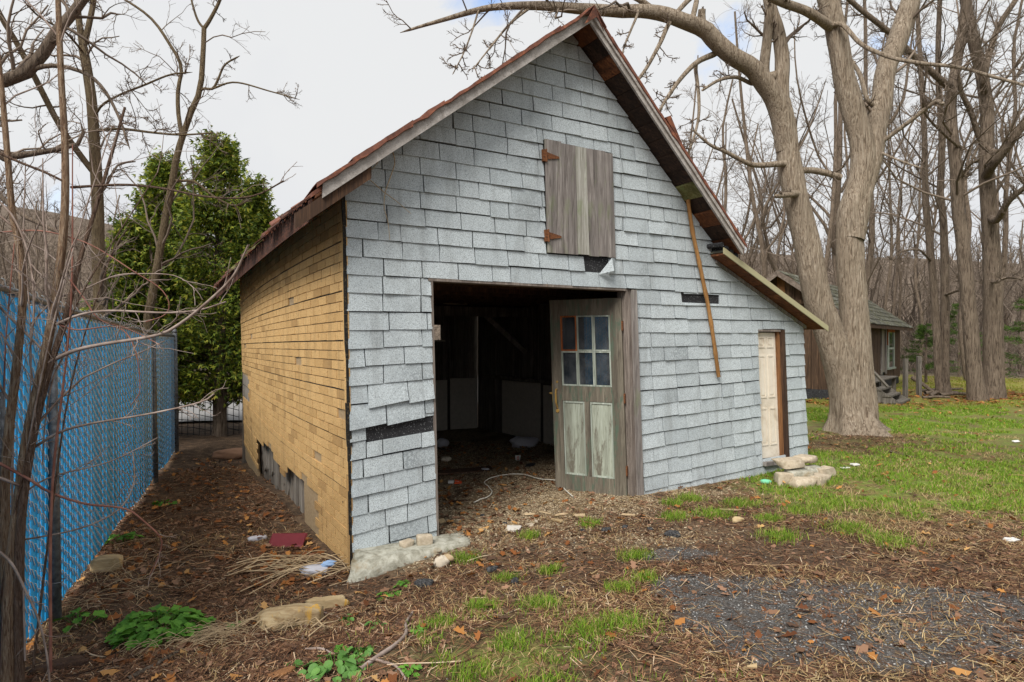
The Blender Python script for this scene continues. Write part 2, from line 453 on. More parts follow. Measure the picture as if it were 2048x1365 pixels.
def bark(name, dark, mid, light, sc=1.0):
    k = Nd(name); co = k.coord('Object', (24 * sc, 24 * sc, 2.4 * sc))
    v = k.noise(co, 1.5, 7, 0.68, 1.5)
    fine = k.noise(k.coord('Object', (1, 1, 0.5)), 34 * sc, 6, 0.75)
    big = k.noise(k.coord('Object'), 1.7, 4, 0.6)
    b = k.ramp(v, (0.38, dark), (0.48, mid), (0.62, light))
    b = k.mix(k.math('MULTIPLY', fine, 0.45), b, dark)
    b = k.mix(k.ramp(big, (0.50, 0.0), (0.74, 0.6)), b, tuple(c * 0.62 for c in mid))
    k.col(b); k.rough(0.95)
    h = k.math('ADD', v, k.math('MULTIPLY', fine, 0.3)); k.bump(h, 1.0, 0.05)
    return k.m
M['bark'] = bark('maple_bark', (0.13, 0.095, 0.065), (0.37, 0.295, 0.215), (0.54, 0.455, 0.355))
M['bark_far'] = bark('grey_brown_bark', (0.06, 0.043, 0.031), (0.20, 0.152, 0.112), (0.31, 0.245, 0.185), 0.8)
M['bark_olive'] = bark('olive_brown_bark', (0.07, 0.05, 0.028), (0.21, 0.155, 0.09), (0.30, 0.235, 0.145), 1.5)
M['bark_red'] = bark('reddish_brown_bark', (0.08, 0.045, 0.03), (0.23, 0.145, 0.10), (0.36, 0.255, 0.19), 3.0)
M['bark_sapling'] = bark('shaggy_shrub_bark', (0.15, 0.085, 0.05), (0.42, 0.27, 0.165), (0.62, 0.48, 0.34), 2.5)
k = Nd('twig_bark'); r = k.rand(); k.col(k.ramp(r, (0, (0.10, 0.075, 0.055)), (1, (0.23, 0.18, 0.14)))); M['twig'] = k.m
k = Nd('far_twigs'); r = k.rand(); k.col(k.ramp(r, (0, (0.075, 0.056, 0.042)), (0.6, (0.16, 0.125, 0.095)), (1, (0.26, 0.205, 0.16)))); M['far_twig'] = k.m
k = Nd('red_cane'); co = k.coord('Object'); g = k.noise(co, 12, 4); k.col(k.ramp(g, (0.3, (0.14, 0.05, 0.035)), (0.7, (0.30, 0.14, 0.10)))); k.rough(0.6); M['cane'] = k.m
k = Nd('grey_cane'); co = k.coord('Object'); g = k.noise(co, 14, 4); k.col(k.ramp(g, (0.3, (0.16, 0.11, 0.085)), (0.7, (0.36, 0.29, 0.25)))); M['cane_grey'] = k.m

def leafy(name, *stops, transl=0.25, rough=0.6):
    k = Nd(name); r = k.rand(); k.col(k.ramp(r, *stops)); k.rough(rough)
    if transl:
        tr = k.n('ShaderNodeBsdfTranslucent'); k.l(k.ramp(r, *stops), tr.inputs[0])
        ms = k.n('ShaderNodeMixShader'); ms.inputs[0].default_value = transl
        k.l(k.b.outputs[0], ms.inputs[1]); k.l(tr.outputs[0], ms.inputs[2]); k.l(ms.outputs[0], k.out.inputs[0])
    return k.m
M['cedar'] = leafy('cedar_green', (0, (0.03, 0.062, 0.012)), (0.45, (0.11, 0.165, 0.020)), (0.8, (0.25, 0.30, 0.03)), (0.97, (0.42, 0.41, 0.05)), (1, (0.30, 0.18, 0.06)))
M['pine'] = leafy('pine_green', (0, (0.03, 0.07, 0.015)), (1, (0.12, 0.2, 0.03)))
M['grass'] = leafy('green_grass', (0, (0.09, 0.17, 0.012)), (0.55, (0.17, 0.31, 0.022)), (0.82, (0.29, 0.38, 0.04)), (0.92, (0.36, 0.33, 0.10)), (1, (0.48, 0.38, 0.18)))
M['far_grass'] = leafy('yellow_green_grass', (0, (0.14, 0.18, 0.018)), (0.6, (0.22, 0.24, 0.025)), (1, (0.34, 0.26, 0.07)))
M['straw'] = leafy('dry_grass', (0, (0.26, 0.17, 0.075)), (0.6, (0.42, 0.30, 0.14)), (1, (0.55, 0.42, 0.23)), transl=0.1)
M['needle'] = leafy('needles_and_twigs', (0, (0.025, 0.015, 0.010)), (0.5, (0.12, 0.056, 0.030)), (0.82, (0.25, 0.125, 0.06)), (0.94, (0.42, 0.27, 0.15)), (1, (0.58, 0.46, 0.32)), transl=0, rough=0.9)
M['leaf'] = leafy('fallen_leaves', (0, (0.10, 0.035, 0.014)), (0.5, (0.25, 0.09, 0.025)), (0.85, (0.42, 0.19, 0.05)), (1, (0.50, 0.30, 0.12)), transl=0.1, rough=0.75)
M['leaf_dull'] = leafy('dull_fallen_leaves', (0, (0.07, 0.04, 0.025)), (0.6, (0.17, 0.09, 0.05)), (1, (0.28, 0.16, 0.10)), transl=0.0, rough=0.85)
M['weed'] = leafy('weed_green', (0, (0.06, 0.17, 0.018)), (1, (0.13, 0.30, 0.035)), transl=0.2)
M['weed_round'] = leafy('round_leaf_green', (0, (0.07, 0.17, 0.035)), (1, (0.13, 0.27, 0.06)), transl=0.15)
M['pebble'] = leafy('gravel', (0, (0.12, 0.085, 0.05)), (0.5, (0.30, 0.22, 0.13)), (1, (0.52, 0.43, 0.30)), transl=0, rough=0.9)
M['grit'] = leafy('pale_grit', (0, (0.05, 0.05, 0.05)), (0.7, (0.15, 0.148, 0.145)), (0.93, (0.28, 0.275, 0.265)), (1, (0.6, 0.58, 0.55)), transl=0, rough=0.9)

def flat(name, c, rough=0.6, var=0.25):
    k = Nd(name); g = k.noise(k.coord('Object'), 18, 4, 0.6)
    k.col(k.mix(k.math('MULTIPLY', g, var), c, tuple(x * 0.45 for x in c))); k.rough(rough); return k.m
M['white_plastic'] = flat('dirty_white_plastic', (0.62, 0.61, 0.58))
M['white_board'] = flat('dirty_white_board', (0.66, 0.61, 0.53), 0.8, 0.8)
M['clear_plastic'] = flat('cloudy_plastic', (0.50, 0.50, 0.55), 0.3)
M['maroon'] = flat('maroon_board', (0.17, 0.025, 0.035), 0.6, 0.5)
M['blue_plastic'] = flat('pale_blue_plastic', (0.30, 0.45, 0.70), 0.4)
M['red_print'] = flat('orange_red_print', (0.72, 0.10, 0.03))
M['green_plastic'] = flat('green_plastic', (0.18, 0.55, 0.33), 0.35)
M['white_cable'] = flat('white_cable', (0.66, 0.63, 0.55))
M['brass'] = flat('dull_brass', (0.36, 0.22, 0.06), 0.45)
M['black'] = flat('black_rubber', (0.018, 0.018, 0.02), 0.7)
M['drip'] = flat('olive_drip_edge', (0.40, 0.37, 0.22), 0.6)
M['paper'] = flat('grey_paper', (0.55, 0.52, 0.47))
M['tan_scrap'] = flat('tan_scrap', (0.44, 0.33, 0.2), 0.8, 0.5)
M['sack'] = flat('pale_sack', (0.55, 0.48, 0.38), 0.9, 0.4)
M['yellow_flower'] = flat('orange_scrap', (0.75, 0.25, 0.02))

# the land: dirt with litter, lawn, old asphalt, gravel, by masks carried on the mesh
k = Nd('ground'); co = k.coord('World')
n_a = k.noise(co, 7, 6, 0.7); n_b = k.noise(co, 45, 4, 0.7); n_c = k.noise(co, 1.2, 5, 0.6)
dirt = k.ramp(n_a, (0.30, (0.022, 0.015, 0.010)), (0.5, (0.075, 0.048, 0.030)), (0.72, (0.18, 0.118, 0.07)))
dirt = k.mix(k.ramp(n_b, (0.52, 0.0), (0.66, 0.6)), dirt, (0.24, 0.15, 0.085))
lawn = k.ramp(k.noise(co, 3.5, 6, 0.7), (0.34, (0.13, 0.09, 0.045)), (0.44, (0.21, 0.18, 0.055)), (0.58, (0.16, 0.25, 0.03)), (0.82, (0.30, 0.29, 0.08)))
lawn = k.mix(k.math('MULTIPLY', k.ramp(n_b, (0.4, 1.0), (0.6, 0.0)), 0.5), lawn, (0.05, 0.06, 0.015))
olive = k.ramp(n_c, (0.35, (0.22, 0.16, 0.05)), (0.6, (0.20, 0.21, 0.03)))
lawn = k.mix(k.attr('far'), lawn, olive)
asph = k.ramp(k.noise(co, 70, 3, 0.8), (0.38, (0.034, 0.032, 0.030)), (0.55, (0.088, 0.083, 0.077)), (0.68, (0.20, 0.19, 0.18)))
asph = k.mix(k.ramp(k.noise(co, 11, 5, 0.7), (0.50, 0.0), (0.62, 0.75)), asph, dirt)
grav = k.ramp(k.voro(co, 55, 'Color'), (0.2, (0.10, 0.07, 0.04)), (0.5, (0.24, 0.175, 0.10)), (0.85, (0.40, 0.32, 0.21)))
wood_floor = k.ramp(k.noise(co, 0.9, 8, 0.75), (0.3, (0.055, 0.042, 0.03)), (0.5, (0.12, 0.09, 0.066)), (0.7, (0.19, 0.15, 0.11)))
b = k.mix(k.attr('lawn'), dirt, lawn)
b = k.mix(k.attr('gravel'), b, grav)
b = k.mix(k.attr('asphalt'), b, asph)
b = k.mix(k.attr('wood'), b, wood_floor)
k.col(b); k.rough(0.95)
k.bump(k.math('ADD', n_b, k.math('MULTIPLY', n_a, 1.5)), 0.7, 0.02)
M['ground'] = k.m
k = Nd('grey_road'); co = k.coord('World'); g = k.noise(co, 30, 5, 0.7)
k.col(k.ramp(g, (0.3, (0.17, 0.165, 0.16)), (0.7, (0.27, 0.265, 0.26)))); M['road'] = k.m
k = Nd('mossy_shed_roof'); co = k.coord('World'); g = k.noise(co, 5, 6, 0.7); r = k.rand()
b = k.ramp(r, (0, (0.055, 0.053, 0.042)), (1, (0.12, 0.115, 0.09)))
b = k.mix(k.ramp(g, (0.48, 0.0), (0.64, 0.8)), b, (0.10, 0.10, 0.03))
b = k.mix(k.ramp(k.noise(co, 9, 5, 0.7), (0.60, 0.0), (0.64, 0.9)), b, (0.42, 0.43, 0.38))
k.col(b); M['shed_roof'] = k.m
# ------------------------------------------------------------------ the land
A0 = np.array([-1.33, 4.90]); EX = np.array([.876, .482]); DV = np.array([-.52, .854]); NF = np.array([.482, -.876]); NL = np.array([-.854, -.52])
def uv_of(x, y):
    """place in the garage's own footprint: u along the front, v back"""
    dx = np.asarray(x) - A0[0]; dy = np.asarray(y) - A0[1]
    det = EX[0] * DV[1] - EX[1] * DV[0]
    return (dx * DV[1] - dy * DV[0]) / det, (EX[0] * dy - EX[1] * dx) / det

def lawn_m(x, y):
    edge = 6.1 - 0.8 * (x - 2.4)
    n = fbm(x * 1.1, y * 1.1, 31)
    m = sst(-0.7, 0.7, y - edge + (n - 0.5) * 2.2) * sst(1.7, 2.7, x + (n - .5))
    m = m * (1 - 0.75 * np.exp(-(((x - 5.0) / 1.4) ** 2 + ((y - 9.2) / 0.9) ** 2)))
    m = np.maximum(m, sst(14, 18, y) * sst(2, 5, x))
    m = m * (.62 + .38 * sst(.36, .56, fbm(x * .9, y * 1.5, 33)))
    m = np.maximum(m, 0.85 * np.exp(-(((x + .02) / .42) ** 2 + ((y - 3.2) / .38) ** 2)) * sst(.3, .6, n + .15))
    return np.clip(m, 0, 1)
def asphalt_m(x, y):
    n = fbm(x * 1.6, y * 1.6, 41)
    band = np.exp(-((y - (4.05 - 0.26 * (x - 1.2))) / 0.34) ** 2) * sst(.7, 1.2, x)
    low = np.exp(-((y - (3.15 - .2 * (x - 1.2))) / 0.26) ** 2) * sst(.5, 1.4, x)
    spot = np.exp(-(((x - 1.25) / .4) ** 2 + ((y - 4.75) / .16) ** 2))
    n2 = fbm(x * 5.5, y * 5.5, 43)
    mid = np.exp(-((y - (3.62 - .2 * (x - 1.2))) / 0.62) ** 2) * sst(.6, 1.4, x + n - .5)
    return np.clip(sst(.40, .70, np.maximum(np.maximum(band, mid * .95), spot * .9) * (.18 + .8 * n + .9 * n2)), 0, 1) * .95
def gravel_m(x, y):
    n = fbm(x * 1.9, y * 1.9, 51)
    u, v = uv_of(x, y)
    ins = sst(0.1, .5, u) * sst(4.3, 3.9, u) * sst(-.75, -.2, v) * sst(5.8, 5.2, v)
    apron = np.exp(-(((u - 2.0) / .75) ** 2 + ((v + .15) / .5) ** 2))
    side = np.exp(-(((x - 1.1) / .55) ** 2 + ((y - 5.15) / .22) ** 2)) * .7
    return np.clip(np.maximum(np.maximum(ins * .9, apron), side) * sst(.3, .55, n + .12), 0, 1)
def wood_m(x, y):
    return sst(29, 36, np.sqrt(x * x + y * y) + 6 * fbm(x * .1, y * .1, 61))

def axis(lo, hi, c0, c1, fine, grow):
    a = list(np.arange(c0, c1 + fine / 2, fine)); s = fine; v = c0
    while v > lo: s *= grow; v -= s; a.insert(0, v)
    s = fine; v = c1
    while v < hi: s *= grow; v += s; a.append(v)
    return np.array(a)
gx = axis(-420, 420, -4.6, 5.6, 0.065, 1.08)
gy = axis(-420, 700, 2.2, 9.0, 0.062, 1.08)
GX, GY = np.meshgrid(gx, gy)
def HM(x, y):
    return H0(x, y) + sst(14, 8, np.sqrt(x ** 2 + y ** 2)) * (0.022 * (fbm(x * 9, y * 9, 71, 3) - .5) + 0.02 * asphalt_m(x, y) * (fbm(x * 4, y * 4, 5) - .2))
GZ = HM(GX, GY)
idx = np.arange(GX.size).reshape(GX.shape)
quads = np.stack([idx[:-1, :-1], idx[:-1, 1:], idx[1:, 1:], idx[1:, :-1]], -1).reshape(-1, 4)
gv = np.stack([GX, GY, GZ], -1).reshape(-1, 3)
ground = arr_obj('ground', gv, [quads], M['ground'], smooth=True, kind='structure', base=(0, 0, 0), attrs={
    'lawn': lawn_m(GX, GY).ravel(), 'asphalt': asphalt_m(GX, GY).ravel(), 'gravel': gravel_m(GX, GY).ravel(),
    'wood': wood_m(GX, GY).ravel(), 'far': sst(11, 17, GY).ravel()})

# the road that passes behind the evergreens and away behind the garage
rp = np.array([(-90, 9), (-40, 12.5), (-16, 14.6), (-8, 15.6), (-4, 17.2), (-1, 20.5), (1, 26), (2, 40), (1, 70)], float)
t = np.linspace(0, len(rp) - 1, 130); i0 = np.clip(t.astype(int), 0, len(rp) - 2); f = (t - i0)[:, None]
pc = rp[i0] * (1 - f) + rp[i0 + 1] * f
for _ in range(6): pc[1:-1] = (pc[:-2] + pc[1:-1] * 2 + pc[2:]) / 4
tg = np.gradient(pc, axis=0); tg /= np.linalg.norm(tg, axis=1, keepdims=True); nr = np.stack([-tg[:, 1], tg[:, 0]], 1)
rows = []
offs = np.linspace(-2.5, 2.5, 7)
for o_ in offs:
    p = pc + nr * o_
    rows.append(np.stack([p[:, 0], p[:, 1], H0(p[:, 0], p[:, 1]) + 0.05], 1))
rv = np.stack(rows, 1); ridx = np.arange(rv.shape[0] * 7).reshape(-1, 7)
rq = np.stack([ridx[:-1, :-1], ridx[:-1, 1:], ridx[1:, 1:], ridx[1:, :-1]], -1).reshape(-1, 4)
arr_obj('road', rv.reshape(-1, 3), [rq], M['road'], smooth=True, kind='structure', base=(0, 0, 0))

# ------------------------------------------------------------------ the garage
Z3 = np.array([0, 0, 1.0])
EX3 = np.array([*EX, 0]); DV3 = np.array([*DV, 0]); NF3 = np.array([*NF, 0]); NL3 = np.array([*NL, 0])
def FW(u, z, n=0.0):
    """front wall: u metres along it, z relative to the eye, n out of it"""
    p = A0 + EX * u + NF * n
    return np.array([p[0], p[1], z + CAM_Z])
def lean(uc, z): return (0.02 + 0.007 * uc) * (0.5 - z)
def FC(uc, z, n=0.0): return FW(uc + lean(uc, z), z, n)
BOW = 0.06
def LW(v, z, n=0.0):
    """left wall: v metres back, bowed and sagging towards the far end"""
    t = (max(v, 0) / 5.8) ** 1.3
    p = A0 + DV * v + NL * (n + BOW * math.sin(math.pi * min(max(v / 5.8, 0), 1))) + EX * lean(0, z)
    return np.array([p[0], p[1], z * (1 - .2 * t) - .05 * t + CAM_Z])
def IN(u, v, z): 
    p = A0 + EX * u + DV * v
    return np.array([p[0], p[1], z + CAM_Z])
APEX_U, APEX_Z = 2.168, 2.967
def roofline(u): return 1.27 + .783 * u if u < APEX_U else 2.97 - .99 * (u - 2.165)
def leanline(u): return .886 - .46 * (u - 4.13)

gar = thing('garage', 'weathered garage with grey shingle front, ochre brick-pattern side and open doorway', 'garage', (A0[0], A0[1], H(A0[0], A0[1])))

# --- front wall: boarding, then shingles one by one
mb = MB()
def wallpiece(mb, pts, n0=-.006, n1=-.10, warp=True, mi=0):
    F = FC if warp else FW
    mb.prism([F(u, z, n0) for u, z in pts], [F(u, z, n1) for u, z in pts], mi)
wallpiece(mb, [(0, -2.0), (.729, -2.0), (.729, .53), (0, .53)])
wallpiece(mb, [(2.97, -2.0), (4.79, -2.0), (4.79, .53), (2.97, .53)])
wallpiece(mb, [(4.79, .135), (5.25, .135), (5.25, .365), (4.79, .575)])
wallpiece(mb, [(4.79, -2.0), (5.25, -2.0), (5.25, -1.43), (4.79, -1.43)])
wallpiece(mb, [(5.25, -2.0), (5.62, -2.0), (5.62, .195), (5.25, .365)])
wallpiece(mb, [(0, .531), (4.79, .531), (4.79, .575), (4.16, .87), (APEX_U, APEX_Z), (0, 1.27)], warp=False)
front = mb.build('front_wall', M['tar'], gar)

def clip(poly, a, b, c):
    """keep a*u + b*z <= c"""
    out = []
    for i in range(len(poly)):
        p, q = poly[i], poly[(i + 1) % len(poly)]
        dp = a * p[0] + b * p[1] - c; dq = a * q[0] + b * q[1] - c
        if dp <= 0: out.append(p)
        if dp * dq < 0:
            t_ = dp / (dp - dq); out.append(tuple(p[i_] + (q[i_] - p[i_]) * t_ for i_ in range(len(p))))
    return out
HOLES = [(.729, 2.97, -9, .535), (4.79, 5.25, -1.43, .14), (1.895, 2.71, .835, 1.885)]
PATCH = [(.14, .74, -.80, -.665), (2.33, 2.63, .70, .835), (3.60, 4.17, .42, .515)]
def fan(uc, z):
    kf = min(max((.3 - z) / 1.2, 0), 1)
    return kf * (.1 * (uc - .4) if uc < 1.5 else .045 * (uc - 4.0))
EXPO = .146
shingles = []
rs = random.Random(11)
for r in range(-17, 18):
    zb = .535 + r * EXPO; zt = zb + EXPO
    uc = -(.167 if r % 2 else 0) - rs.random() * .06
    rowdz = rs.gauss(0, .002)
    while uc < 5.62:
        w = .333 if rs.random() < .9 else .19
        a, b = max(uc, 0.004), min(uc + w, 5.615); uc += w
        if b - a < .02: continue
        rects = [(a, b, zb, zt)]
        for (h0, h1, k0, k1) in HOLES + PATCH:
            nx = []
            for (x0, x1, y0, y1) in rects:
                if x1 <= h0 or x0 >= h1 or y1 <= k0 + .002 or y0 >= k1 - .002: nx.append((x0, x1, y0, y1)); continue
                if x0 < h0: nx.append((x0, h0, y0, y1))
                if x1 > h1: nx.append((h1, x1, y0, y1))
                mx0, mx1 = max(x0, h0), min(x1, h1)
                if y0 < k0: nx.append((mx0, mx1, y0, k0))
                if y1 > k1: nx.append((mx0, mx1, k1, y1))
            rects = nx
        curl = abs(rs.gauss(0, .004)); tw = rs.gauss(0, .004); drop = rs.gauss(0, .0025)
        jl, jr = rs.gauss(0, .003), rs.gauss(0, .003)
        loose = 1 if (a < .5 and -.72 < zb < -.35 and rs.random() < .8) else 0
        for (x0, x1, y0, y1) in rects:
            if x1 - x0 < .015 or y1 - y0 < .02: continue
            g = .0045
            P = []
            for (xx, yy, c) in ((x0 + g + jl, y0 + .0015 + drop + jl * .6, curl + tw), ((x0 + x1) / 2, y0 + .0015 + drop + (jl + jr) * .3, curl), (x1 - g + jr, y0 + .0015 + drop + jr * .6, curl - tw), (x1 - g, y1 - .002, 0), (x0 + g, y1 - .002, 0)):
                fr = (zt - yy) / EXPO
                if loose and fr > .5: yy -= .045 * (1 - (xx - a) / .6); c += .014
                z2 = yy + rowdz + fan(xx, yy)
                u2 = xx + lean(xx, z2)
                P.append((u2, z2, .004 + .010 * fr + c))
            P = clip(P, -.783, 1, 1.27 + .006)
            if len(P) > 2: P = clip(P, .99, 1, 2.97 + .99 * 2.165 + .006) if (x0 + x1) / 2 < 4.2 else clip(P, .46, 1, .886 + .46 * 4.13 + .004)
            if len(P) < 3: continue
            ar = 0.5 * abs(sum(P[i][0] * P[(i + 1) % len(P)][1] - P[(i + 1) % len(P)][0] * P[i][1] for i in range(len(P))))
            if ar < .0006: continue
            shingles.append((P, ar, x0, zb))
def tabmesh(mb, P, F):
    mb.prism([F(p[0], p[1], p[2]) for p in P], [F(p[0], p[1], -.005) for p in P])
def proj_area(P, ar, F):
    c = np.mean([F(p[0], p[1], 0) for p in P], axis=0); return ar / c[1] ** 2 * (1 if c[2] > .05 else 0.01)
shingles.sort(key=lambda s: -proj_area(s[0], s[1], FW))
rest = MB()
for i, (P, ar, x0, zb) in enumerate(shingles):
    if i < 300:
        mb = MB(); tabmesh(mb, P, FW); mb.build('shingle', M['shingle'], front)
    else: tabmesh(rest, P, FW)
rest.build('shingles', M['shingle'], front, kind='stuff')

# corner strip
mb = MB()
for i in range(9):
    z0 = -1.9 + i * .352; z1 = z0 + .35
    j = [rs.gauss(0, .004) for _ in range(4)]
    mb.prism([FC(-.012 + j[0], z0, .016), FC(.018 + j[1], z0, .014), FC(.012 + j[2], z1, .014), FC(-.012 + j[3], z1, .016)],
             [FC(-.012, z0, -.03), FC(.012, z0, -.03), FC(.012, z1, -.03), FC(-.012, z1, -.03)])
mb.build('corner_strip', M['tar_edge'], front)

# --- left wall: boards behind, ochre brick-pattern sheets in front
left = MB()
NV = 12
for i in range(NV):
    v0, v1 = i * 5.8 / NV + (0.03 if i == 0 else 0), (i + 1) * 5.8 / NV
    left.prism([LW(v0, -1.44, -.008), LW(v1, -1.44, -.008), LW(v1, 1.30, -.008), LW(v0, 1.30, -.008)][::-1],
               [LW(v0, -1.44, -.05), LW(v1, -1.44, -.05), LW(v1, 1.30, -.05), LW(v0, 1.30, -.05)][::-1])
    if v0 < .98 or v0 > 4.3:
        left.prism([LW(v0, -2.3, -.009), LW(v1, -2.3, -.009), LW(v1, -1.441, -.009), LW(v0, -1.441, -.009)][::-1],
                   [LW(v0, -2.3, -.05), LW(v1, -2.3, -.05), LW(v1, -1.441, -.05), LW(v0, -1.441, -.05)][::-1])
leftw = left.build('side_wall', M['mortar'], gar)
rb = random.Random(5)
bricks = []
BH, BW = .080, .252
for r in range(-25, 17):
    zb = r * BH; zt = zb + BH
    v = -(BW / 2 if r % 2 else 0) + rb.random() * .02
    seam = (r % 5 == 0)
    while v < 5.8:
        a, b = max(v, .012), min(v + BW, 5.8); v += BW
        if b - a < .03: continue
        vm = (a + b) / 2
        low = -1.47 - .05 * math.sin(vm * 3.3) + .14 * (vnoise(vm * 3.1, r * .3, 8) - .5)
        if 1.0 < vm < 4.25 and zt < low + .05: continue
        if 4.95 < vm < 5.75 and -1.05 < zb < -.66 + .1 * vnoise(vm * 6, 1.3, 4): continue
        if zb > 1.29: continue
        if rb.random() < .006: continue
        g = .0062; gb = .009 if seam else .005
        n = .003 + (.004 if seam else 0) + abs(rb.gauss(0, .0015))
        z1 = zt - .003
        P = [(a + g, zb + gb + rb.gauss(0, .0015), n), (b - g, zb + gb + rb.gauss(0, .0015), n), (b - g, z1, n), (a + g, z1, n)]
        bricks.append((P, (b - a) * BH))
bricks.sort(key=lambda s: -proj_area(s[0], s[1], LW))
rest = MB()
def lwmesh(mb, P):
    mb.prism([LW(p[0], p[1], p[2]) for p in P][::-1], [LW(p[0], p[1], -.007) for p in P][::-1])
for i, (P, ar) in enumerate(bricks):
    if i < 300:
        mb = MB(); lwmesh(mb, P); mb.build('brick', M['ochre'], leftw)
    else: lwmesh(rest, P)
rest.build('bricks', M['ochre'], leftw, kind='stuff')
for r in range(-15, 16, 5):
    mb = MB(); vv = np.linspace(.01, 5.78, 24); tk = [rb.uniform(.003, .008) for _ in vv]
    if r < -14: vv = [v_ for v_ in vv if True]
    for a, b, t0_, t1_ in zip(vv[:-1], vv[1:], tk[:-1], tk[1:]):
        z_ = r * BH + .0005
        P = [(a, z_, .0022), (b, z_, .0022), (b, z_ + t1_, .0022), (a, z_ + t0_, .0022)]
        mb.prism([LW(p[0], p[1], p[2]) for p in P][::-1], [LW(p[0], p[1], -.004) for p in P][::-1])
    mb.build('sheet_seam', M['tar'], leftw)
mb = MB()
for i in range(8):
    z0 = -1.85 + i * .39
    mb.prism([LW(-.012, z0, .012), LW(.03 + rb.random() * .012, z0, .013), LW(.03 + rb.random() * .012, z0 + .385, .013), LW(-.012, z0 + .385, .012)][::-1],
             [LW(-.012, z0, -.02), LW(.03, z0, -.02), LW(.03, z0 + .385, -.02), LW(-.012, z0 + .385, -.02)][::-1])
mb.build('edge_strip', M['ochre'], leftw)
# grey planks laid bare low on the side wall
v = .98
while v < 4.35:
    w = rb.uniform(.07, .17)
    mb = MB(); n1 = -.055 - rb.random() * .03
    zb = -1.90 + rb.uniform(-.1, .14) - .03 * v; tp = -1.28
    nseg = rb.choice([2, 3])
    bot = []
    for q in range(nseg + 1): bot.append((v + (w - .008) * q / nseg, zb + rb.uniform(-.08, .08)))
    pts = bot + [(v + w - .008, tp), (v, tp)]
    mb.prism([LW(a, b, n1) for a, b in pts][::-1], [LW(a, b, n1 - .022) for a, b in pts][::-1])
    mb.build('plank', M['plank_wood'], leftw)
    v += w + (rb.uniform(.01, .05) if rb.random() < .4 else .003)
v = 4.95
while v < 5.72:
    w = rb.uniform(.09, .15); mb = MB(); n1 = -.005 + .004 * rb.random()
    pts = [(v, -1.08), (v + w - .006, -1.08), (v + w - .006, -.60 + rb.uniform(-.04, .02)), (v, -.60)]
    mb.prism([LW(a, b, n1) for a, b in pts][::-1], [LW(a, b, n1 - .02) for a, b in pts][::-1]); mb.build('plank', M['plank_wood'], leftw); v += w

# --- other walls
def inner_wall(name, p0, p1, z0, tops, th, mat, wid=.19):
    """vertical boards from p0 to p1 (u,v), z0 to the height given by tops(t)"""
    L = math.hypot(p1[0] - p0[0], p1[1] - p0[1]); n = int(L / wid); mb = MB()
    a, b = IN(*p0, 0), IN(*p1, 0); d = (b - a) / np.linalg.norm(b - a); nn = np.cross(d, Z3)
    par = None
    for i in range(n):
        t0, t1 = i / n, (i + 1) / n - .006 / L
        q0, q1 = a + (b - a) * t0, a + (b - a) * t1
        e = nn * rb.uniform(0, .006)
        P = [np.array([q0[0], q0[1], CAM_Z + z0]), np.array([q1[0], q1[1], CAM_Z + z0]), np.array([q1[0], q1[1], CAM_Z + tops(t1)]), np.array([q0[0], q0[1], CAM_Z + tops(t0)])]
        mb.prism([p + e for p in P], [p + e - nn * th for p in P])
    return mb.build(name, mat, gar)
# back wall of the main room in three stretches with a small broken window between
def main_top(t, u0, u1): return min(roofline(u0 + (u1 - u0) * t), 99) - .03
inner_wall('back_wall', (.02, 5.78), (2.88, 5.78), -2.3, lambda t: main_top(t, .02, 2.88) - .55 * (1 - t), .03, M['inside_wood'])
inner_wall('back_wall', (3.48, 5.78), (4.2, 5.78), -2.0, lambda t: main_top(t, 3.48, 4.2), .03, M['inside_wood'])
inner_wall('back_wall', (2.88, 5.78), (3.48, 5.78), -2.0, lambda t: .02, .03, M['inside_wood'])
inner_wall('back_wall', (2.88, 5.78), (3.48, 5.78), .30, lambda t: main_top(t, 2.88, 3.48), .03, M['inside_wood'])
inner_wall('partition', (4.2, .02), (4.2, 5.74), -2.0, lambda t: roofline(4.2) - .02, .03, M['inside_wood'])
inner_wall('inner_lining', (.09, 5.74), (.09, .12), -2.0, lambda t: 1.1 - .4 * (1 - t), .02, M['inside_wood'])
inner_wall('lean_to_wall', (5.6, .06), (5.6, 4.0), -2.0, lambda t: leanline(5.6) - .02, .03, M['shed_wood'])
inner_wall('lean_to_wall', (4.25, 4.0), (5.58, 4.0), -2.0, lambda t: leanline(4.25 + 1.33 * t) - .03, .03, M['shed_wood'])

# window shards and sill seen through the doorway
win = MB(); win.box(IN(3.18, 5.75, .005), (.62, .07, .03), (EX3, DV3, Z3)); wf = win.build('back_window', M['white_board'], gar)
mb = MB()
mb.prism([IN(3.02, 5.775, .02), IN(3.20, 5.775, .02), IN(3.20, 5.775, .09), IN(3.12, 5.775, .07), IN(3.06, 5.775, .16)], [IN(3.02, 5.78, .02), IN(3.20, 5.78, .02), IN(3.20, 5.78, .09), IN(3.12, 5.78, .07), IN(3.06, 5.78, .16)])
mb.build('glass_shard', M['glass'], wf)
for sx_ in (2.2, 2.75):
    mb = MB(); mb.tube([IN(sx_ - .2, 3.75, .58), IN(sx_ - .1, 3.72, .61), IN(sx_ + .1, 3.72, .61), IN(sx_ + .2, 3.75, .58)], [.02, .055, .055, .02], 8); mb.build('sack', M['sack'], gar, smooth=True)
mb = MB(); mb.box(IN(3.44, 5.76, .16), (.045, .03, .28), (EX3, DV3, Z3)); mb.build('window_post', M['inside_wood'], wf)

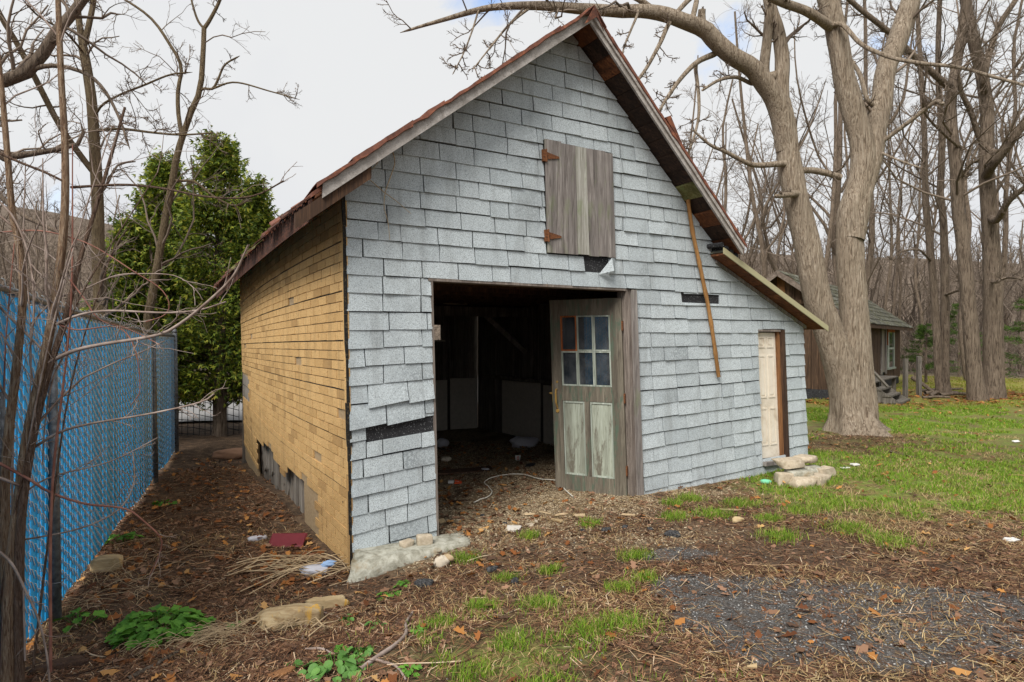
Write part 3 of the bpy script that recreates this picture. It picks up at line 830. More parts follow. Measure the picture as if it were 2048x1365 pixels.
# studs, boards, ties and loft inside
for v in np.arange(.7, 5.6, .62):
    mb = MB(); mb.box(IN(4.155, v, -.55), (.05, .09, 2.7), (EX3, DV3, Z3), jit=.006); mb.build('stud', M['inside_wood'], gar)
for u in (.6, 1.3, 2.0, 2.7, 3.6):
    mb = MB(); mb.box(IN(u, 5.70, -.6), (.09, .06, 2.6), (EX3, DV3, Z3), jit=.006); mb.build('stud', M['inside_wood'], gar)
for (u0, u1, z0, z1) in ((2.75, 3.5, -1.66, -.72), (3.56, 4.1, -1.66, -.70)):
    mb = MB(); mb.box(IN((u0 + u1) / 2, 5.655, (z0 + z1) / 2), (u1 - u0, .015, z1 - z0), (EX3, DV3, Z3), jit=.004); mb.build('wall_panel', M['white_board'], gar)
for (v0, v1, z0, z1) in ((1.0, 2.2, -1.62, -.68), (2.3, 3.4, -1.62, -.70), (3.5, 4.7, -1.62, -.69)):
    mb = MB(); mb.box(IN(4.115, (v0 + v1) / 2, (z0 + z1) / 2), (.015, v1 - v0, z1 - z0), (EX3, DV3, Z3), jit=.004); mb.build('wall_panel', M['white_board'], gar)
mb = MB(); mb.box(IN(4.08, 2.9, -.64), (.10, 5.0, .05), (EX3, DV3, Z3), jit=.004); mb.build('wall_rail', M['inside_wood'], gar)
for v in np.arange(.35, 5.7, .55):
    mb = MB(); mb.box(IN(2.12, v, .64), (4.1, .06, .15), (EX3, DV3, Z3), jit=.006); mb.build('joist', M['dark_wood'], gar)
for i, u in enumerate(np.arange(.12, 4.15, .225)):
    mb = MB(); mb.box(IN(u + .1, 2.9, .735), (.215, 5.6, .022), (EX3, DV3, Z3), jit=.003); mb.build('loft_board', M['dark_wood'], gar)
mb = MB(); mb.box(IN(2.12, 3.9, .47), (4.0, .12, .14), (EX3, DV3, Z3), jit=.006); mb.build('tie_beam', M['inside_wood'], gar)
mb = MB(); a = IN(3.35, 3.9, .42); b = IN(4.1, 3.9, -.18); mb.tube([a, (a + b) / 2, b], [.055] * 3, 4); mb.build('brace', M['grey_wood'], gar)

# --- doorway: lintel, jamb post, door
mb = MB(); mb.prism([FC(.70, .512, .014), FC(2.84, .512, .014), FC(2.84, .536, .014), FC(.70, .536, .014)], [FC(.70, .512, -.12), FC(2.84, .512, -.12), FC(2.84, .536, -.12), FC(.70, .536, -.12)]); mb.build('lintel', M['post_wood'], gar)
mb = MB(); mb.prism([FC(.722, -1.85, .012), FC(.742, -1.85, .012), FC(.742, .511, .012), FC(.722, .511, .012)], [FC(.722, -1.85, -.12), FC(.742, -1.85, -.12), FC(.742, .511, -.12), FC(.722, .511, -.12)]); mb.build('door_jamb', M['post_wood'], gar)
mb = MB()
mb.prism([FC(2.845, -1.80, .0), FC(2.905, -1.80, .0), FC(2.90, .53, .0), FC(2.842, .53, .0)], [FC(2.845, -1.80, -.14), FC(2.905, -1.80, -.14), FC(2.90, .53, -.14), FC(2.842, .53, -.14)])
mb.build('door_post', M['post_wood'], gar)
mb = MB()
mb.prism([FC(2.907, -1.80, .03), FC(2.975, -1.80, .03), FC(2.965, .525, .03), FC(2.904, .525, .03)], [FC(2.907, -1.80, -.1), FC(2.975, -1.80, -.1), FC(2.965, .525, -.1), FC(2.904, .525, -.1)])
mb.build('door_post', M['grey_wood'], gar)

HT = FC(2.832, .455, -.06); HB = FC(2.832, -1.64, -.06)                  # hinge line
dd = np.array([-.886, .463, 0.0]); dd /= np.linalg.norm(dd)
up = (HT - HB) / np.linalg.norm(HT - HB)
dn = np.cross(dd, up); dn /= np.linalg.norm(dn)
if dn[1] > 0: dn = -dn
DW, DH = .80, 2.085
door = None
def DP(s, h, n): return HB + dd * s + up * h + dn * n
def dbox(mb, s0, s1, h0, h1, n0, n1, mi=0):
    mb.prism([DP(s1, h0, n1), DP(s0, h0, n1), DP(s0, h1, n1), DP(s1, h1, n1)], [DP(s1, h0, n0), DP(s0, h0, n0), DP(s0, h1, n0), DP(s1, h1, n0)], mi)
mb = MB(); dbox(mb, .0, .125, 0, DH, -.02, .02)
door = mb.build('garage_door', M['door_green'], gar)
door['label'] = 'worn green half-glazed door leaf swung inwards'
def dpart(name, mat, *boxes):
    mb = MB()
    for b in boxes: dbox(mb, *b)
    return mb.build(name, M[mat], door)
dpart('stile', 'door_green', (DW - .115, DW, 0, DH, -.02, .02))
dpart('top_rail', 'door_green', (.126, DW - .116, DH - .17, DH, -.02, .019))
dpart('middle_rail', 'door_green', (.126, DW - .116, 1.00, 1.16, -.02, .019))
dpart('bottom_rail', 'door_green', (.126, DW - .116, 0, .20, -.02, .019))
mid = (.126 + DW - .116) / 2
dpart('muntin', 'door_green', (mid - .03, mid + .03, .201, .999, -.02, .018))
PW = (DW - .116 - .126)
for (a, b) in ((.128, mid - .032), (mid + .032, DW - .118)):
    dpart('door_panel', 'door_panel', (a, b, .202, .998, -.012, .004))
    dpart('panel_moulding', 'muntin', (a, a + .016, .202, .998, .005, .014), (b - .016, b, .202, .998, .005, .014), (a + .017, b - .017, .202, .22, .005, .014), (a + .017, b - .017, .978, .998, .005, .014))
hs = [1.162, 1.535, DH - .172]
for i in range(3):
    for j in range(2):
        a = .127 + PW * i / 3; b = .127 + PW * (i + 1) / 3 - .002
        dpart('pane', 'glass', (a + .016, b - .016, hs[j] + .016, hs[j + 1] - .016, -.002, .002))
        mt = 'old_red' if (i == 2 and j == 1) else 'muntin'
        dpart('glazing_bar', mt, (a, a + .015, hs[j], hs[j + 1] - .002, -.016, .016), (b - .015, b, hs[j], hs[j + 1] - .002, -.016, .016),
              (a + .0155, b - .0155, hs[j], hs[j] + .015, -.016, .016), (a + .0155, b - .0155, hs[j + 1] - .017, hs[j + 1] - .002, -.016, .016))
mb = MB(); mb.tube([DP(DW - .055, 1.12, .02), DP(DW - .055, 1.12, .05), DP(DW - .055, 1.08, .062), DP(DW - .055, .98, .058), DP(DW - .055, .93, .03), DP(DW - .055, .915, .02)], [.008, .008, .010, .011, .009, .008], 6)
mb.tube([DP(DW - .055, .885, .02), DP(DW - .055, .885, .03)], [.022, .018], 8); mb.build('door_handle', M['brass'], door)
mb = MB(); dbox(mb, DW + .001, DW + .007, .98, 1.18, -.012, .012); mb.tube([DP(DW + .004, 1.07, 0), DP(DW + .04, 1.07, 0)], [.011, .010], 6); mb.tube([DP(DW - .06, 1.20, .02), DP(DW - .06, 1.20, .026)], [.014, .012], 6); mb.build('latch', M['brass'], door)
for h in (.30, 1.05, 1.8):
    mb = MB(); dbox(mb, -.014, .0, h - .05, h + .05, -.014, .030); mb.build('hinge', M['iron_rust'], door)

# --- loft hatch
hp = [(1.90, 2.085, .03), (2.088, 2.245, .032), (2.247, 2.375, .034), (2.377, 2.50, .031), (2.502, 2.61, .034), (2.612, 2.703, .032)]
hb = MB(); hb.prism([FC(1.94, 1.0, .014), FC(2.66, 1.0, .014), FC(2.66, 1.08, .014), FC(1.94, 1.08, .014)], [FC(1.94, 1.0, -.004), FC(2.66, 1.0, -.004), FC(2.66, 1.08, -.004), FC(1.94, 1.08, -.004)])
hatch = hb.build('loft_hatch', M['grey_wood'], gar)
for i, (a, b, n) in enumerate(hp):
    zt = 1.895 - .022 * (a - 1.9) / .8 + rb.uniform(-.006, .006); z0 = .838 + rb.uniform(-.006, .006)
    mb = MB(); mb.prism([FC(a, z0, n), FC(b, z0, n), FC(b, zt, n), FC(a, zt, n)], [FC(a, z0, n - .018), FC(b, z0, n - .018), FC(b, zt, n - .018), FC(a, zt, n - .018)])
    mb.build('plank', M['pale_wood_moss' if i == 2 else 'grey_wood'], hatch)
for zc in (1.74, .99):
    mb = MB()
    mb.prism([FC(1.87, zc - .055, .045), FC(1.90, zc - .055, .045), FC(1.90, zc + .055, .045), FC(1.87, zc + .055, .045)], [FC(1.87, zc - .055, .012), FC(1.90, zc - .055, .012), FC(1.90, zc + .055, .012), FC(1.87, zc + .055, .012)])
    mb.tube([FC(1.903, zc - .06, .046), FC(1.903, zc + .06, .046)], [.009, .009], 6)
    mb.prism([FC(1.91, zc - .035, .041), FC(2.05, zc - .008, .041), FC(2.05, zc + .008, .041), FC(1.91, zc + .035, .041)], [FC(1.91, zc - .035, .035), FC(2.05, zc - .008, .035), FC(2.05, zc + .008, .035), FC(1.91, zc + .035, .035)])
    mb.build('strap_hinge', M['iron_rust'], hatch)
# bent flap of shingle tin under the hatch
mb = MB()
mb.prism([FC(2.50, .66, .012), FC(2.60, .69, .13), FC(2.60, .82, .10)], [FC(2.505, .66, .009), FC(2.605, .69, .127), FC(2.605, .82, .097)])
mb.prism([FC(2.60, .69, .13), FC(2.70, .69, .02), FC(2.70, .83, .02), FC(2.60, .82, .10)], [FC(2.60, .69, .126), FC(2.70, .69, .016), FC(2.70, .83, .016), FC(2.60, .82, .096)])
mb.build('bent_flap', M['shingle'], gar)

# --- side door in the lean-to
SD = []
def sbox(mb, a, b, z0, z1, n0, n1):
    mb.prism([FC(a, z0, n1), FC(b, z0, n1), FC(b, z1, n1), FC(a, z1, n1)], [FC(a, z0, n0), FC(b, z0, n0), FC(b, z1, n0), FC(a, z1, n0)])
mb = MB(); sbox(mb, 4.80, 5.150, -1.40, .10, -.075, -.045); sd = mb.build('side_door', M['cream'], gar)
sd['label'] = 'cream panelled side door'
for (a, b) in ((4.84, 4.955), (4.995, 5.11)):
    for (z0, z1) in ((-1.25, -.80), (-.68, -.17), (-.08, .05)):
        mb = MB()
        for q in ((a, b, z0, z0 + .018), (a, b, z1 - .018, z1), (a, a + .016, z0 + .019, z1 - .019), (b - .016, b, z0 + .019, z1 - .019)): sbox(mb, *q, -.0445, -.037)
        sbox(mb, a + .03, b - .03, z0 + .035, z1 - .035, -.0445, -.039)
        mb.build('panel', M['cream'], sd)
mb = MB(); sbox(mb, 5.152, 5.19, -1.43, .11, -.11, -.012); mb.build('door_jamb', M['shed_wood_light'], gar)
mb = MB(); sbox(mb, 5.192, 5.248, -1.43, .135, -.10, .022); mb.build('door_jamb', M['dark_wood'], gar)
mb = MB(); sbox(mb, 4.79, 5.18, .112, .136, -.11, .012); mb.build('door_head', M['post_wood'], gar)
mb = MB(); sbox(mb, 4.78, 5.26, -1.47, -1.425, -.12, .06); mb.build('door_sill', M['grey_wood'], gar)

# --- roof
def sag(u, v):
    t = (min(max(v, 0), 6.1) / 5.8) ** 1.3
    return t * .19 * max(0, 1 - (u + .3) / 2.4)
def RP(u, v, off):
    lift = leanline(u) if False else roofline(u)
    return IN(u, v, lift + off - (sag(u, v) if u < APEX_U else 0))
VS = [-.28, .9, 2.2, 3.5, 4.8, 6.05]
roof = None
def strip(mb, u0, u1, o0, o1, vs=VS, zf=None, jit=0, mi=0):
    """slab between u0 and u1 following the roof slope, o0..o1 above it"""
    eps = 1e-4
    for a, b in zip(vs[:-1], vs[1:]):
        q = []
        for o_ in (o1, o0):
            for (u, v) in ((u0, a), (u1, a), (u1, b), (u0, b)):
                uu = min(u, APEX_U - eps) if u1 <= APEX_U + eps else max(u, APEX_U + .002)
                p = (zf or RP)(uu, v, o_); q.append(p + (np.array([0, 0, rb.gauss(0, jit)]) if jit else 0))
        mb.hexa(q, mi)
n = 15
base_mb = MB(); strip(base_mb, -.32, APEX_U, .040, .075); strip(base_mb, APEX_U, 4.24, .040, .075)
roof = base_mb.build('roof', M['rust'], gar)
for i in range(n):
    u0 = -.30 + (APEX_U + .30) * i / n; u1 = -.30 + (APEX_U + .30) * (i + 1) / n - .008
    mb = MB(); strip(mb, u0, u1, .012 + rb.uniform(0, .004), .037); mb.build('soffit_board', M['soffit'], roof)
n = 15
for i in range(n):
    u0 = APEX_U + (4.20 - APEX_U) * i / n; u1 = APEX_U + (4.20 - APEX_U) * (i + 1) / n - .008
    mb = MB(); strip(mb, u0, u1, .012 + rb.uniform(0, .016), .037); mb.build('soffit_board', M['soffit_moss'] if i in (10,) else M['soffit_dark' if i % 2 or rb.random() < .2 else 'soffit'], roof)
# barge boards
def barge(u0, u1, v0, v1, o0, o1, name, mat, parent):
    mb = MB(); K = 7; us = np.linspace(u0, u1, K)
    for a, b in zip(us[:-1], us[1:]):
        a_, b_ = (min(a, APEX_U - 1e-4), min(b, APEX_U - 1e-4)) if u1 <= APEX_U + .01 else (max(a, APEX_U + 1e-4), b)
        mb.hexa([RP(a_, v0, o0), RP(b_, v0, o0), RP(b_, v0, o1), RP(a_, v0, o1), RP(a_, v1, o0), RP(b_, v1, o0), RP(b_, v1, o1), RP(a_, v1, o1)])
    return mb.build(name, M[mat], parent)
barge(-.25, APEX_U, -.305, -.282, -.02, .105, 'barge_board', 'grey_wood_x', roof)
barge(APEX_U, 4.2, -.305, -.282, -.02, .085, 'barge_board', 'grey_wood_x', roof)
barge(APEX_U, 4.2, -.325, -.3055, .035, .085, 'barge_batten', 'grey_wood_x', roof)
barge(-.44, .12, -.2815, -.255, -.115, .0, 'rafter_end', 'dark_wood', roof)
# rusty edging pieces up both rakes
def flashing(u0, u1, side):
    mb = MB(); k = 5; us = np.linspace(u0, u1, k); lift = rb.uniform(-.012, .006)
    F = []
    for u in us:
        w = rb.gauss(0, .004); lo = .082 + rb.gauss(0, .006)
        F.append([RP(u, -.335, lo), RP(u, -.332, .122 + lift + w), RP(u, -.22, .115 + lift + w), RP(u, .1, .082 + lift * .5)])
    F = np.array(F)
    for i in range(k - 1):
        for j in range(3):
            p = [F[i, j], F[i + 1, j], F[i + 1, j + 1], F[i, j + 1]]
            off = np.array([.006 * DV[0], .006 * DV[1], -.006])
            mb.prism(p, [x + off for x in p])
    mb.build('rake_flashing', M['rust'], roof)
u = -.30
while u < APEX_U - .05:
    w = rb.uniform(.16, .36); flashing(u, min(u + w + .02, APEX_U - .01), 0); u += w
u = APEX_U + .01
while u < 4.2:
    w = rb.uniform(.2, .4); flashing(u, min(u + w + .02, 4.24), 1); u += w
# ridge cap end, torn curls
mb = MB()
for k in range(5):
    v0 = -.36 + k * .9; v1 = v0 + .88
    mb.hexa([RP(APEX_U - .14, v0, .09), RP(APEX_U - 1e-3, v0, .12), RP(APEX_U - 1e-3, v1, .12), RP(APEX_U - .14, v1, .09), RP(APEX_U - .14, v0, .082), RP(APEX_U - 1e-3, v0, .112), RP(APEX_U - 1e-3, v1, .112), RP(APEX_U - .14, v1, .082)])
    mb.hexa([RP(APEX_U + 1e-3, v0, .122), RP(APEX_U + .14, v0, .09), RP(APEX_U + .14, v1, .09), RP(APEX_U + 1e-3, v1, .122), RP(APEX_U + 1e-3, v0, .114), RP(APEX_U + .14, v0, .082), RP(APEX_U + .14, v1, .082), RP(APEX_U + 1e-3, v1, .114)])
mb.prism([RP(APEX_U - .11, -.37, -.0), RP(APEX_U - 1e-3, -.37, .11), RP(APEX_U + .1, -.37, -.0), RP(APEX_U + .02, -.37, .03)], [RP(APEX_U - .11, -.362, -.0), RP(APEX_U - 1e-3, -.362, .11), RP(APEX_U + .1, -.362, -.0), RP(APEX_U + .02, -.362, .03)])
mb.build('ridge_cap', M['rust'], roof)
mb = MB(); mb.prism([RP(3.05, -.34, .12), RP(3.12, -.34, .22), RP(3.3, -.33, .12)], [RP(3.05, -.30, .12), RP(3.12, -.30, .21), RP(3.3, -.30, .12)]); mb.build('torn_shingle', M['rust'], roof)
# eave of the left slope: fascia, rafter tails, ragged shingle ends
mb = MB(); strip(mb, -.335, -.312, -.13, .03, [-.25, .8, 1.8, 2.8, 3.8, 4.9, 6.0]); mb.build('fascia', M['rust_dark'], roof)
for v in np.arange(.15, 5.9, .58):
    mb = MB(); strip(mb, -.31, .05, -.10, .008, [v, v + .05]); mb.build('rafter_tail', M['shed_wood_light'], roof)
for v in np.arange(-.22, 6.0, .155):
    mb = MB(); w = rb.uniform(.11, .15); l = rb.uniform(.0, .07); h = rb.uniform(.08, .11); tl = rb.uniform(-.02, .05)
    mb.hexa([RP(-.36 - l, v, h - .03), RP(0, v, h), RP(0, v + w, h), RP(-.36 - l, v + w, h - .03 + tl), RP(-.36 - l, v, h - .045), RP(0, v, h - .014), RP(0, v + w, h - .014), RP(-.36 - l, v + w, h - .045 + tl)])
    mb.build('roof_shingle', M['soffit_moss'] if 1.3 < v < 4.2 and rb.random() < .5 else M['rust_dark' if rb.random() < .65 else 'rust'], roof)
# lean-to roof
def LP(u, v, off): return IN(u, v, leanline(u) + off)
mb = MB()
for a, b in ((4.03, 5.80),): mb.hexa([LP(a, -.2, .06), LP(b, -.2, .06), LP(b, 4.2, .06), LP(a, 4.2, .06), LP(a, -.2, .036), LP(b, -.2, .036), LP(b, 4.2, .036), LP(a, 4.2, .036)])
lroof = mb.build('lean_to_roof', M['shed_roof'], gar)
for i in range(8):
    a = 4.04 + 1.74 * i / 8; b = 4.04 + 1.74 * (i + 1) / 8 - .008; o_ = .008 + rb.uniform(0, .006)
    mb = MB(); mb.hexa([LP(a, -.19, .034), LP(b, -.19, .034), LP(b, 4.15, .034), LP(a, 4.15, .034), LP(a, -.19, o_), LP(b, -.19, o_), LP(b, 4.15, o_), LP(a, 4.15, o_)]); mb.build('soffit_board', M['soffit'], lroof)
mb = MB(); mb.hexa([LP(4.01, -.215, .005), LP(5.81, -.215, .005), LP(5.81, -.215, .072), LP(4.01, -.215, .072), LP(4.01, -.202, .005), LP(5.81, -.202, .005), LP(5.81, -.202, .072), LP(4.01, -.202, .072)]); mb.build('drip_edge', M['drip'], lroof)
mb = MB(); mb.hexa([LP(4.1, .02, -.03), LP(5.66, .02, -.03), LP(5.66, .02, .006), LP(4.1, .02, .006), LP(4.1, -.03, -.03), LP(5.66, -.03, -.03), LP(5.66, -.03, .006), LP(4.1, -.03, .006)]); mb.build('soffit_trim', M['grey_wood'], lroof)
mb = MB()
for k_ in range(4):
    a = 4.0 + k_ * .075; mb.tube([LP(a, -.2, .10), LP(a, .4, .11)], [.028, .028], 8)
mb.build('ridge_flashing', M['tar'], lroof)
# white stick poking out behind the corner
mb = MB(); mb.tube([IN(5.66, .35, .11), IN(6.0, .38, -.25)], [.012, .009], 6); gs = mb.build('gutter_strap', M['white_plastic'], gar)
# ------------------------------------------------------------------ growing things: limbs, twigs, crowns
def resample(pts, K, rad=None):
    """smooth path through pts (n,3); K points"""
    p = np.asarray(pts, float)
    if len(p) > 2:
        q = np.vstack([2 * p[0] - p[1], p, 2 * p[-1] - p[-2]])
        out = []
        for i in range(1, len(q) - 2):
            for t_ in np.linspace(0, 1, 8, endpoint=False):
                a, b, c, d = q[i - 1], q[i], q[i + 1], q[i + 2]
                out.append(.5 * ((2 * b) + (-a + c) * t_ + (2 * a - 5 * b + 4 * c - d) * t_ ** 2 + (-a + 3 * b - 3 * c + d) * t_ ** 3))
        out.append(p[-1]); p = np.array(out)
    s = np.concatenate([[0], np.cumsum(np.linalg.norm(np.diff(p, axis=0), axis=1))])
    t_ = np.linspace(0, s[-1], K)
    return np.stack([np.interp(t_, s, p[:, i]) for i in range(3)], 1)

def grow(R_, P, R, n, lmin, lmax, ang, K, up=0.15, tmin=.25, tmax=1.0, jit=.16, rmin=.004, abslen=False, taper=.35, rfac=.55, rmax=.032):
    """n side shoots on every path of P"""
    B, Kp, _ = P.shape
    t_ = R_.uniform(tmin, tmax, (B, n)); f = t_ * (Kp - 1); i = np.clip(f.astype(int), 0, Kp - 2); f = f - i
    bi = np.arange(B)[:, None]
    p0 = P[bi, i] * (1 - f[..., None]) + P[bi, i + 1] * f[..., None]
    tan = P[bi, i + 1] - P[bi, i]; tan /= np.linalg.norm(tan, axis=-1, keepdims=True) + 1e-9
    r0 = R[bi, i] * (1 - f) + R[bi, i + 1] * f
    rv = R_.normal(size=(B, n, 3)); perp = rv - (rv * tan).sum(-1, keepdims=True) * tan
    perp /= np.linalg.norm(perp, axis=-1, keepdims=True) + 1e-9
    a = R_.normal(ang, .22, (B, n))[..., None]
    d = np.cos(a) * tan + np.sin(a) * perp
    L = np.linalg.norm(P[:, -1] - P[:, 0], axis=-1)[:, None] if not abslen else np.ones((B, 1))
    ln = R_.uniform(lmin, lmax, (B, n)) * L * (1.15 - .55 * t_)
    p0 = p0.reshape(-1, 3); d = d.reshape(-1, 3); ln = ln.ravel(); r0 = np.clip(r0.ravel() * rfac, rmin, rmax)
    Q = [p0]; cur = p0
    for k_ in range(1, K):
        d = d + R_.normal(0, jit, d.shape) + np.array([0, 0, up / K])
        d /= np.linalg.norm(d, axis=1, keepdims=True)
        cur = cur + d * (ln / (K - 1))[:, None]; Q.append(cur)
    Q = np.stack(Q, 1)
    rr = r0[:, None] * np.linspace(1, taper, K)[None]
    return Q, np.maximum(rr, rmin * .6)

def join(parts):
    V = []; F = []; b = 0
    for v, q in parts:
        V.append(v); F.append(q + b); b += len(v)
    return np.vstack(V), np.vstack(F)

def limb_mesh(path, radii, n, rough=.06, seed=1, flare=None):
    v, q = tubes(path[None], np.asarray(radii)[None], n)
    K = len(path); v = v.reshape(K, n, 3)
    ang = np.arange(n) / n * 2 * math.pi
    s = np.concatenate([[0], np.cumsum(np.linalg.norm(np.diff(path, axis=0), axis=1))])
    A, S = np.meshgrid(ang, s)
    m = 1 + rough * (fbm(np.cos(A) * 1.6 + 7 + seed, S * 2.4 + np.sin(A) * 1.6, seed, 4) - .5) * 2.2
    if flare is not None:
        amt, hgt, k_ = flare
        m = m + amt * np.exp(-S / hgt) * (0.55 + .75 * np.maximum(0, np.sin(A * k_ + seed)) ** 1.2)
    v = path[:, None, :] + (v - path[:, None, :]) * m[..., None]
    cap = np.array([[i, (i + 1) % n] for i in range(n)])
    return v.reshape(-1, 3), q

def tree(name, label, loc, trunk, limbs, twigs, bark, group=None, sides=14, twigmat='twig', flare=None, K=26, cat='tree', seed=1, rough=.07, limbs_only=False, skip_root=()):
    """trunk / limbs: lists of (points, r0, r1); twigs: list of grow() settings, one per generation"""
    R_ = np.random.default_rng(seed)
    o = thing(name, label, cat, loc, group)
    paths = []; rads = []; dense = []
    for i, (pts, r0, r1) in enumerate(trunk):
        p = resample(pts, K); r = np.linspace(r0, r1, K)
        v, q = limb_mesh(p, r, sides, rough, seed + i, flare if i == 0 else None)
        arr_obj('trunk', v, [q], M[bark], o, smooth=True); dense.append(p)
        if not limbs_only: paths.append(resample(pts, 12)); rads.append(np.linspace(r0, r1, 12))
    for i, (pts, r0, r1) in enumerate(limbs):
        pts = [np.array(q_, float) for q_ in pts]
        if i not in skip_root:
            allp = np.vstack(dense); dd_ = np.linalg.norm(allp - pts[0], axis=1); j_ = int(dd_.argmin())
            if .02 < dd_[j_] < 1.2: pts = [allp[j_]] + pts
        p = resample(pts, max(10, K - 8)); r = np.linspace(r0, r1, len(p)); r[-1] *= .25
        dense.append(p)
        v, q = limb_mesh(p, r, max(6, sides - 5), rough, seed + 20 + i)
        arr_obj('limb', v, [q], M[bark], o, smooth=True)
        paths.append(resample(pts, 12)); rads.append(np.linspace(r0, r1, 12))
    P = np.stack(paths); R = np.stack(rads); parts = []
    for g in twigs:
        g = dict(g); ns = g.pop('sides', 3)
        P, R = grow(R_, P, R, **g)
        parts.append(tubes(P, R, ns))
    if parts:
        v, q = join(parts)
        arr_obj('crown', v, [q], M[twigmat], o, smooth=False)
    return o
def PZ(Z, *pts):
    """photo points to a path; Z a depth or (depth at start, depth at end)"""
    z = np.linspace(Z[0], Z[1], len(pts)) if isinstance(Z, tuple) else [Z] * len(pts)
    return [px(a, b, c) for (a, b), c in zip(pts, z)]
def W2R(w, Z): return w / FPX * Z / 2

# --- the big double maple by the garage
zb = 9.8; bx, by = (1712 - 1024) / FPX * zb, zb; bz = H(bx, by)
base = np.array([bx, by, bz - .12])
tw_big = [dict(n=9, lmin=.10, lmax=.30, ang=.95, K=7, up=.5, tmin=.45, rmin=.010, sides=5, jit=.22, rfac=.30),
          dict(n=6, lmin=.25, lmax=.6, ang=.8, K=6, up=.35, tmin=.15, rmin=.006, sides=4, jit=.2),
          dict(n=5, lmin=.25, lmax=.6, ang=.8, K=5, up=.1, tmin=.2, rmin=.0035, jit=.2)]
tree('maple_tree', 'great bare maple with two thick leaning trunks beside the lean-to', base,
     trunk=[([base] + PZ(9.8, (1698, 800), (1670, 700), (1636, 600), (1614, 490), (1590, 390), (1578, 320), (1566, 240), (1558, 205)), W2R(60, 9.8), W2R(42, 9.8)),
            ([base + np.array([.12, .05, 0])] + PZ(9.85, (1722, 800), (1713, 700), (1706, 600), (1699, 500), (1702, 425), (1722, 356), (1724, 292), (1709, 231), (1692, 169), (1680, 108), (1671, 55), (1655, 0), (1630, -90)), W2R(60, 9.8), W2R(34, 9.8))],
     limbs=[(PZ((9.8, 9.7), (1576, 310), (1566, 250), (1563, 176), (1564, 117), (1555, 59), (1538, 0), (1525, -120)), W2R(34, 9.8), W2R(18, 9.8)),
            (PZ((9.8, 8.7), (1574, 300), (1564, 240), (1548, 195), (1526, 164), (1503, 135), (1467, 114), (1432, 85), (1409, 59), (1371, 44), (1327, 29), (1283, 22), (1239, 23), (1160, 18), (1080, 12), (980, 16), (880, 42), (800, 66)), W2R(44, 9.8), W2R(4, 9)),
            (PZ((9.8, 10.2), (1704, 480), (1722, 390), (1742, 320), (1750, 260), (1763, 200), (1772, 138), (1794, 86), (1812, 31), (1836, -40)), W2R(44, 10), W2R(36, 10)),
            (PZ((9.8, 9.2), (1662, 55), (1640, 40), (1610, 22), (1552, 0), (1480, -40)), W2R(20, 9.8), W2R(12, 9.8)),
            (PZ((9.5, 9.1), (1432, 106), (1397, 123), (1368, 150), (1338, 190), (1318, 223)), W2R(13, 9.5), W2R(5, 9.5)),
            (PZ((9.3, 8.9), (1392, -10), (1344, 38), (1321, 85), (1294, 135), (1270, 168)), W2R(11, 9.5), W2R(6, 9.5)),
            (PZ((9.5, 9.3), (1391, 132), (1397, 188), (1397, 235), (1385, 284), (1368, 325)), W2R(8, 9.5), W2R(4, 9.5)),
            (PZ((9.4, 9.3), (1407, 62), (1403, 40), (1404, 18)), W2R(20, 9.5), W2R(14, 9.5)),
            (PZ((9.7, 9.3), (1506, 168), (1473, 155), (1438, 161), (1403, 182)), W2R(9, 9.5), W2R(5, 9.5)),
            (PZ((9.7, 9.2), (1570, 328), (1517, 331), (1491, 325), (1453, 305), (1420, 290), (1385, 260)), W2R(14, 9.5), W2R(4, 9.5)),
            (PZ((9.8, 9.8), (1618, 341), (1650, 346), (1684, 356)), W2R(13, 9.8), W2R(12, 9.8)),
            (PZ((9.6, 9.4), (1590, 388), (1568, 391), (1551, 393)), W2R(16, 9.8), W2R(8, 9.8)),
            (PZ((9.9, 9.0), (1749, 295), (1812, 249), (1868, 206), (1886, 208)), W2R(9, 9.8), W2R(7, 9.8)),
            (PZ((9.9, 9.2), (1750, 300), (1790, 318), (1840, 336)), W2R(5, 9.8), W2R(3, 9.8)),
            (PZ((9.6, 7.8), (1685, 50), (1723, 89), (1778, 114), (1837, 126), (1917, 135), (1980, 152), (2080, 180)), W2R(10, 9), W2R(5, 8)),
            (PZ((9.8, 9.6), (1530, 150), (1535, 73), (1541, -20)), W2R(22, 9.8), W2R(14, 9.8)),
            (PZ((9.2, 8.6), (1320, 32), (1270, -5), (1190, -30), (1090, -20), (1010, -50)), W2R(13, 9), W2R(6, 9)),
            (PZ((9.0, 8.7), (1276, 24), (1262, 60), (1248, 95), (1244, 118)), W2R(6, 9), W2R(3, 9)),
            (PZ((8.9, 8.6), (1062, 14), (1020, 48), (985, 90), (945, 140)), W2R(6, 9), W2R(2, 9)),
            (PZ((8.8, 8.6), (958, 20), (945, 60), (928, 105), (905, 150)), W2R(4, 9), W2R(2, 9)),
            (PZ((9.9, 10.4), (1735, 200), (1715, 140), (1660, 70), (1630, 20)), W2R(9, 10), W2R(6, 10))],
     twigs=tw_big, bark='bark', sides=28, flare=(1.55, .30, 5), K=60, seed=3, rough=.085, limbs_only=True, skip_root=(0, 1, 2))

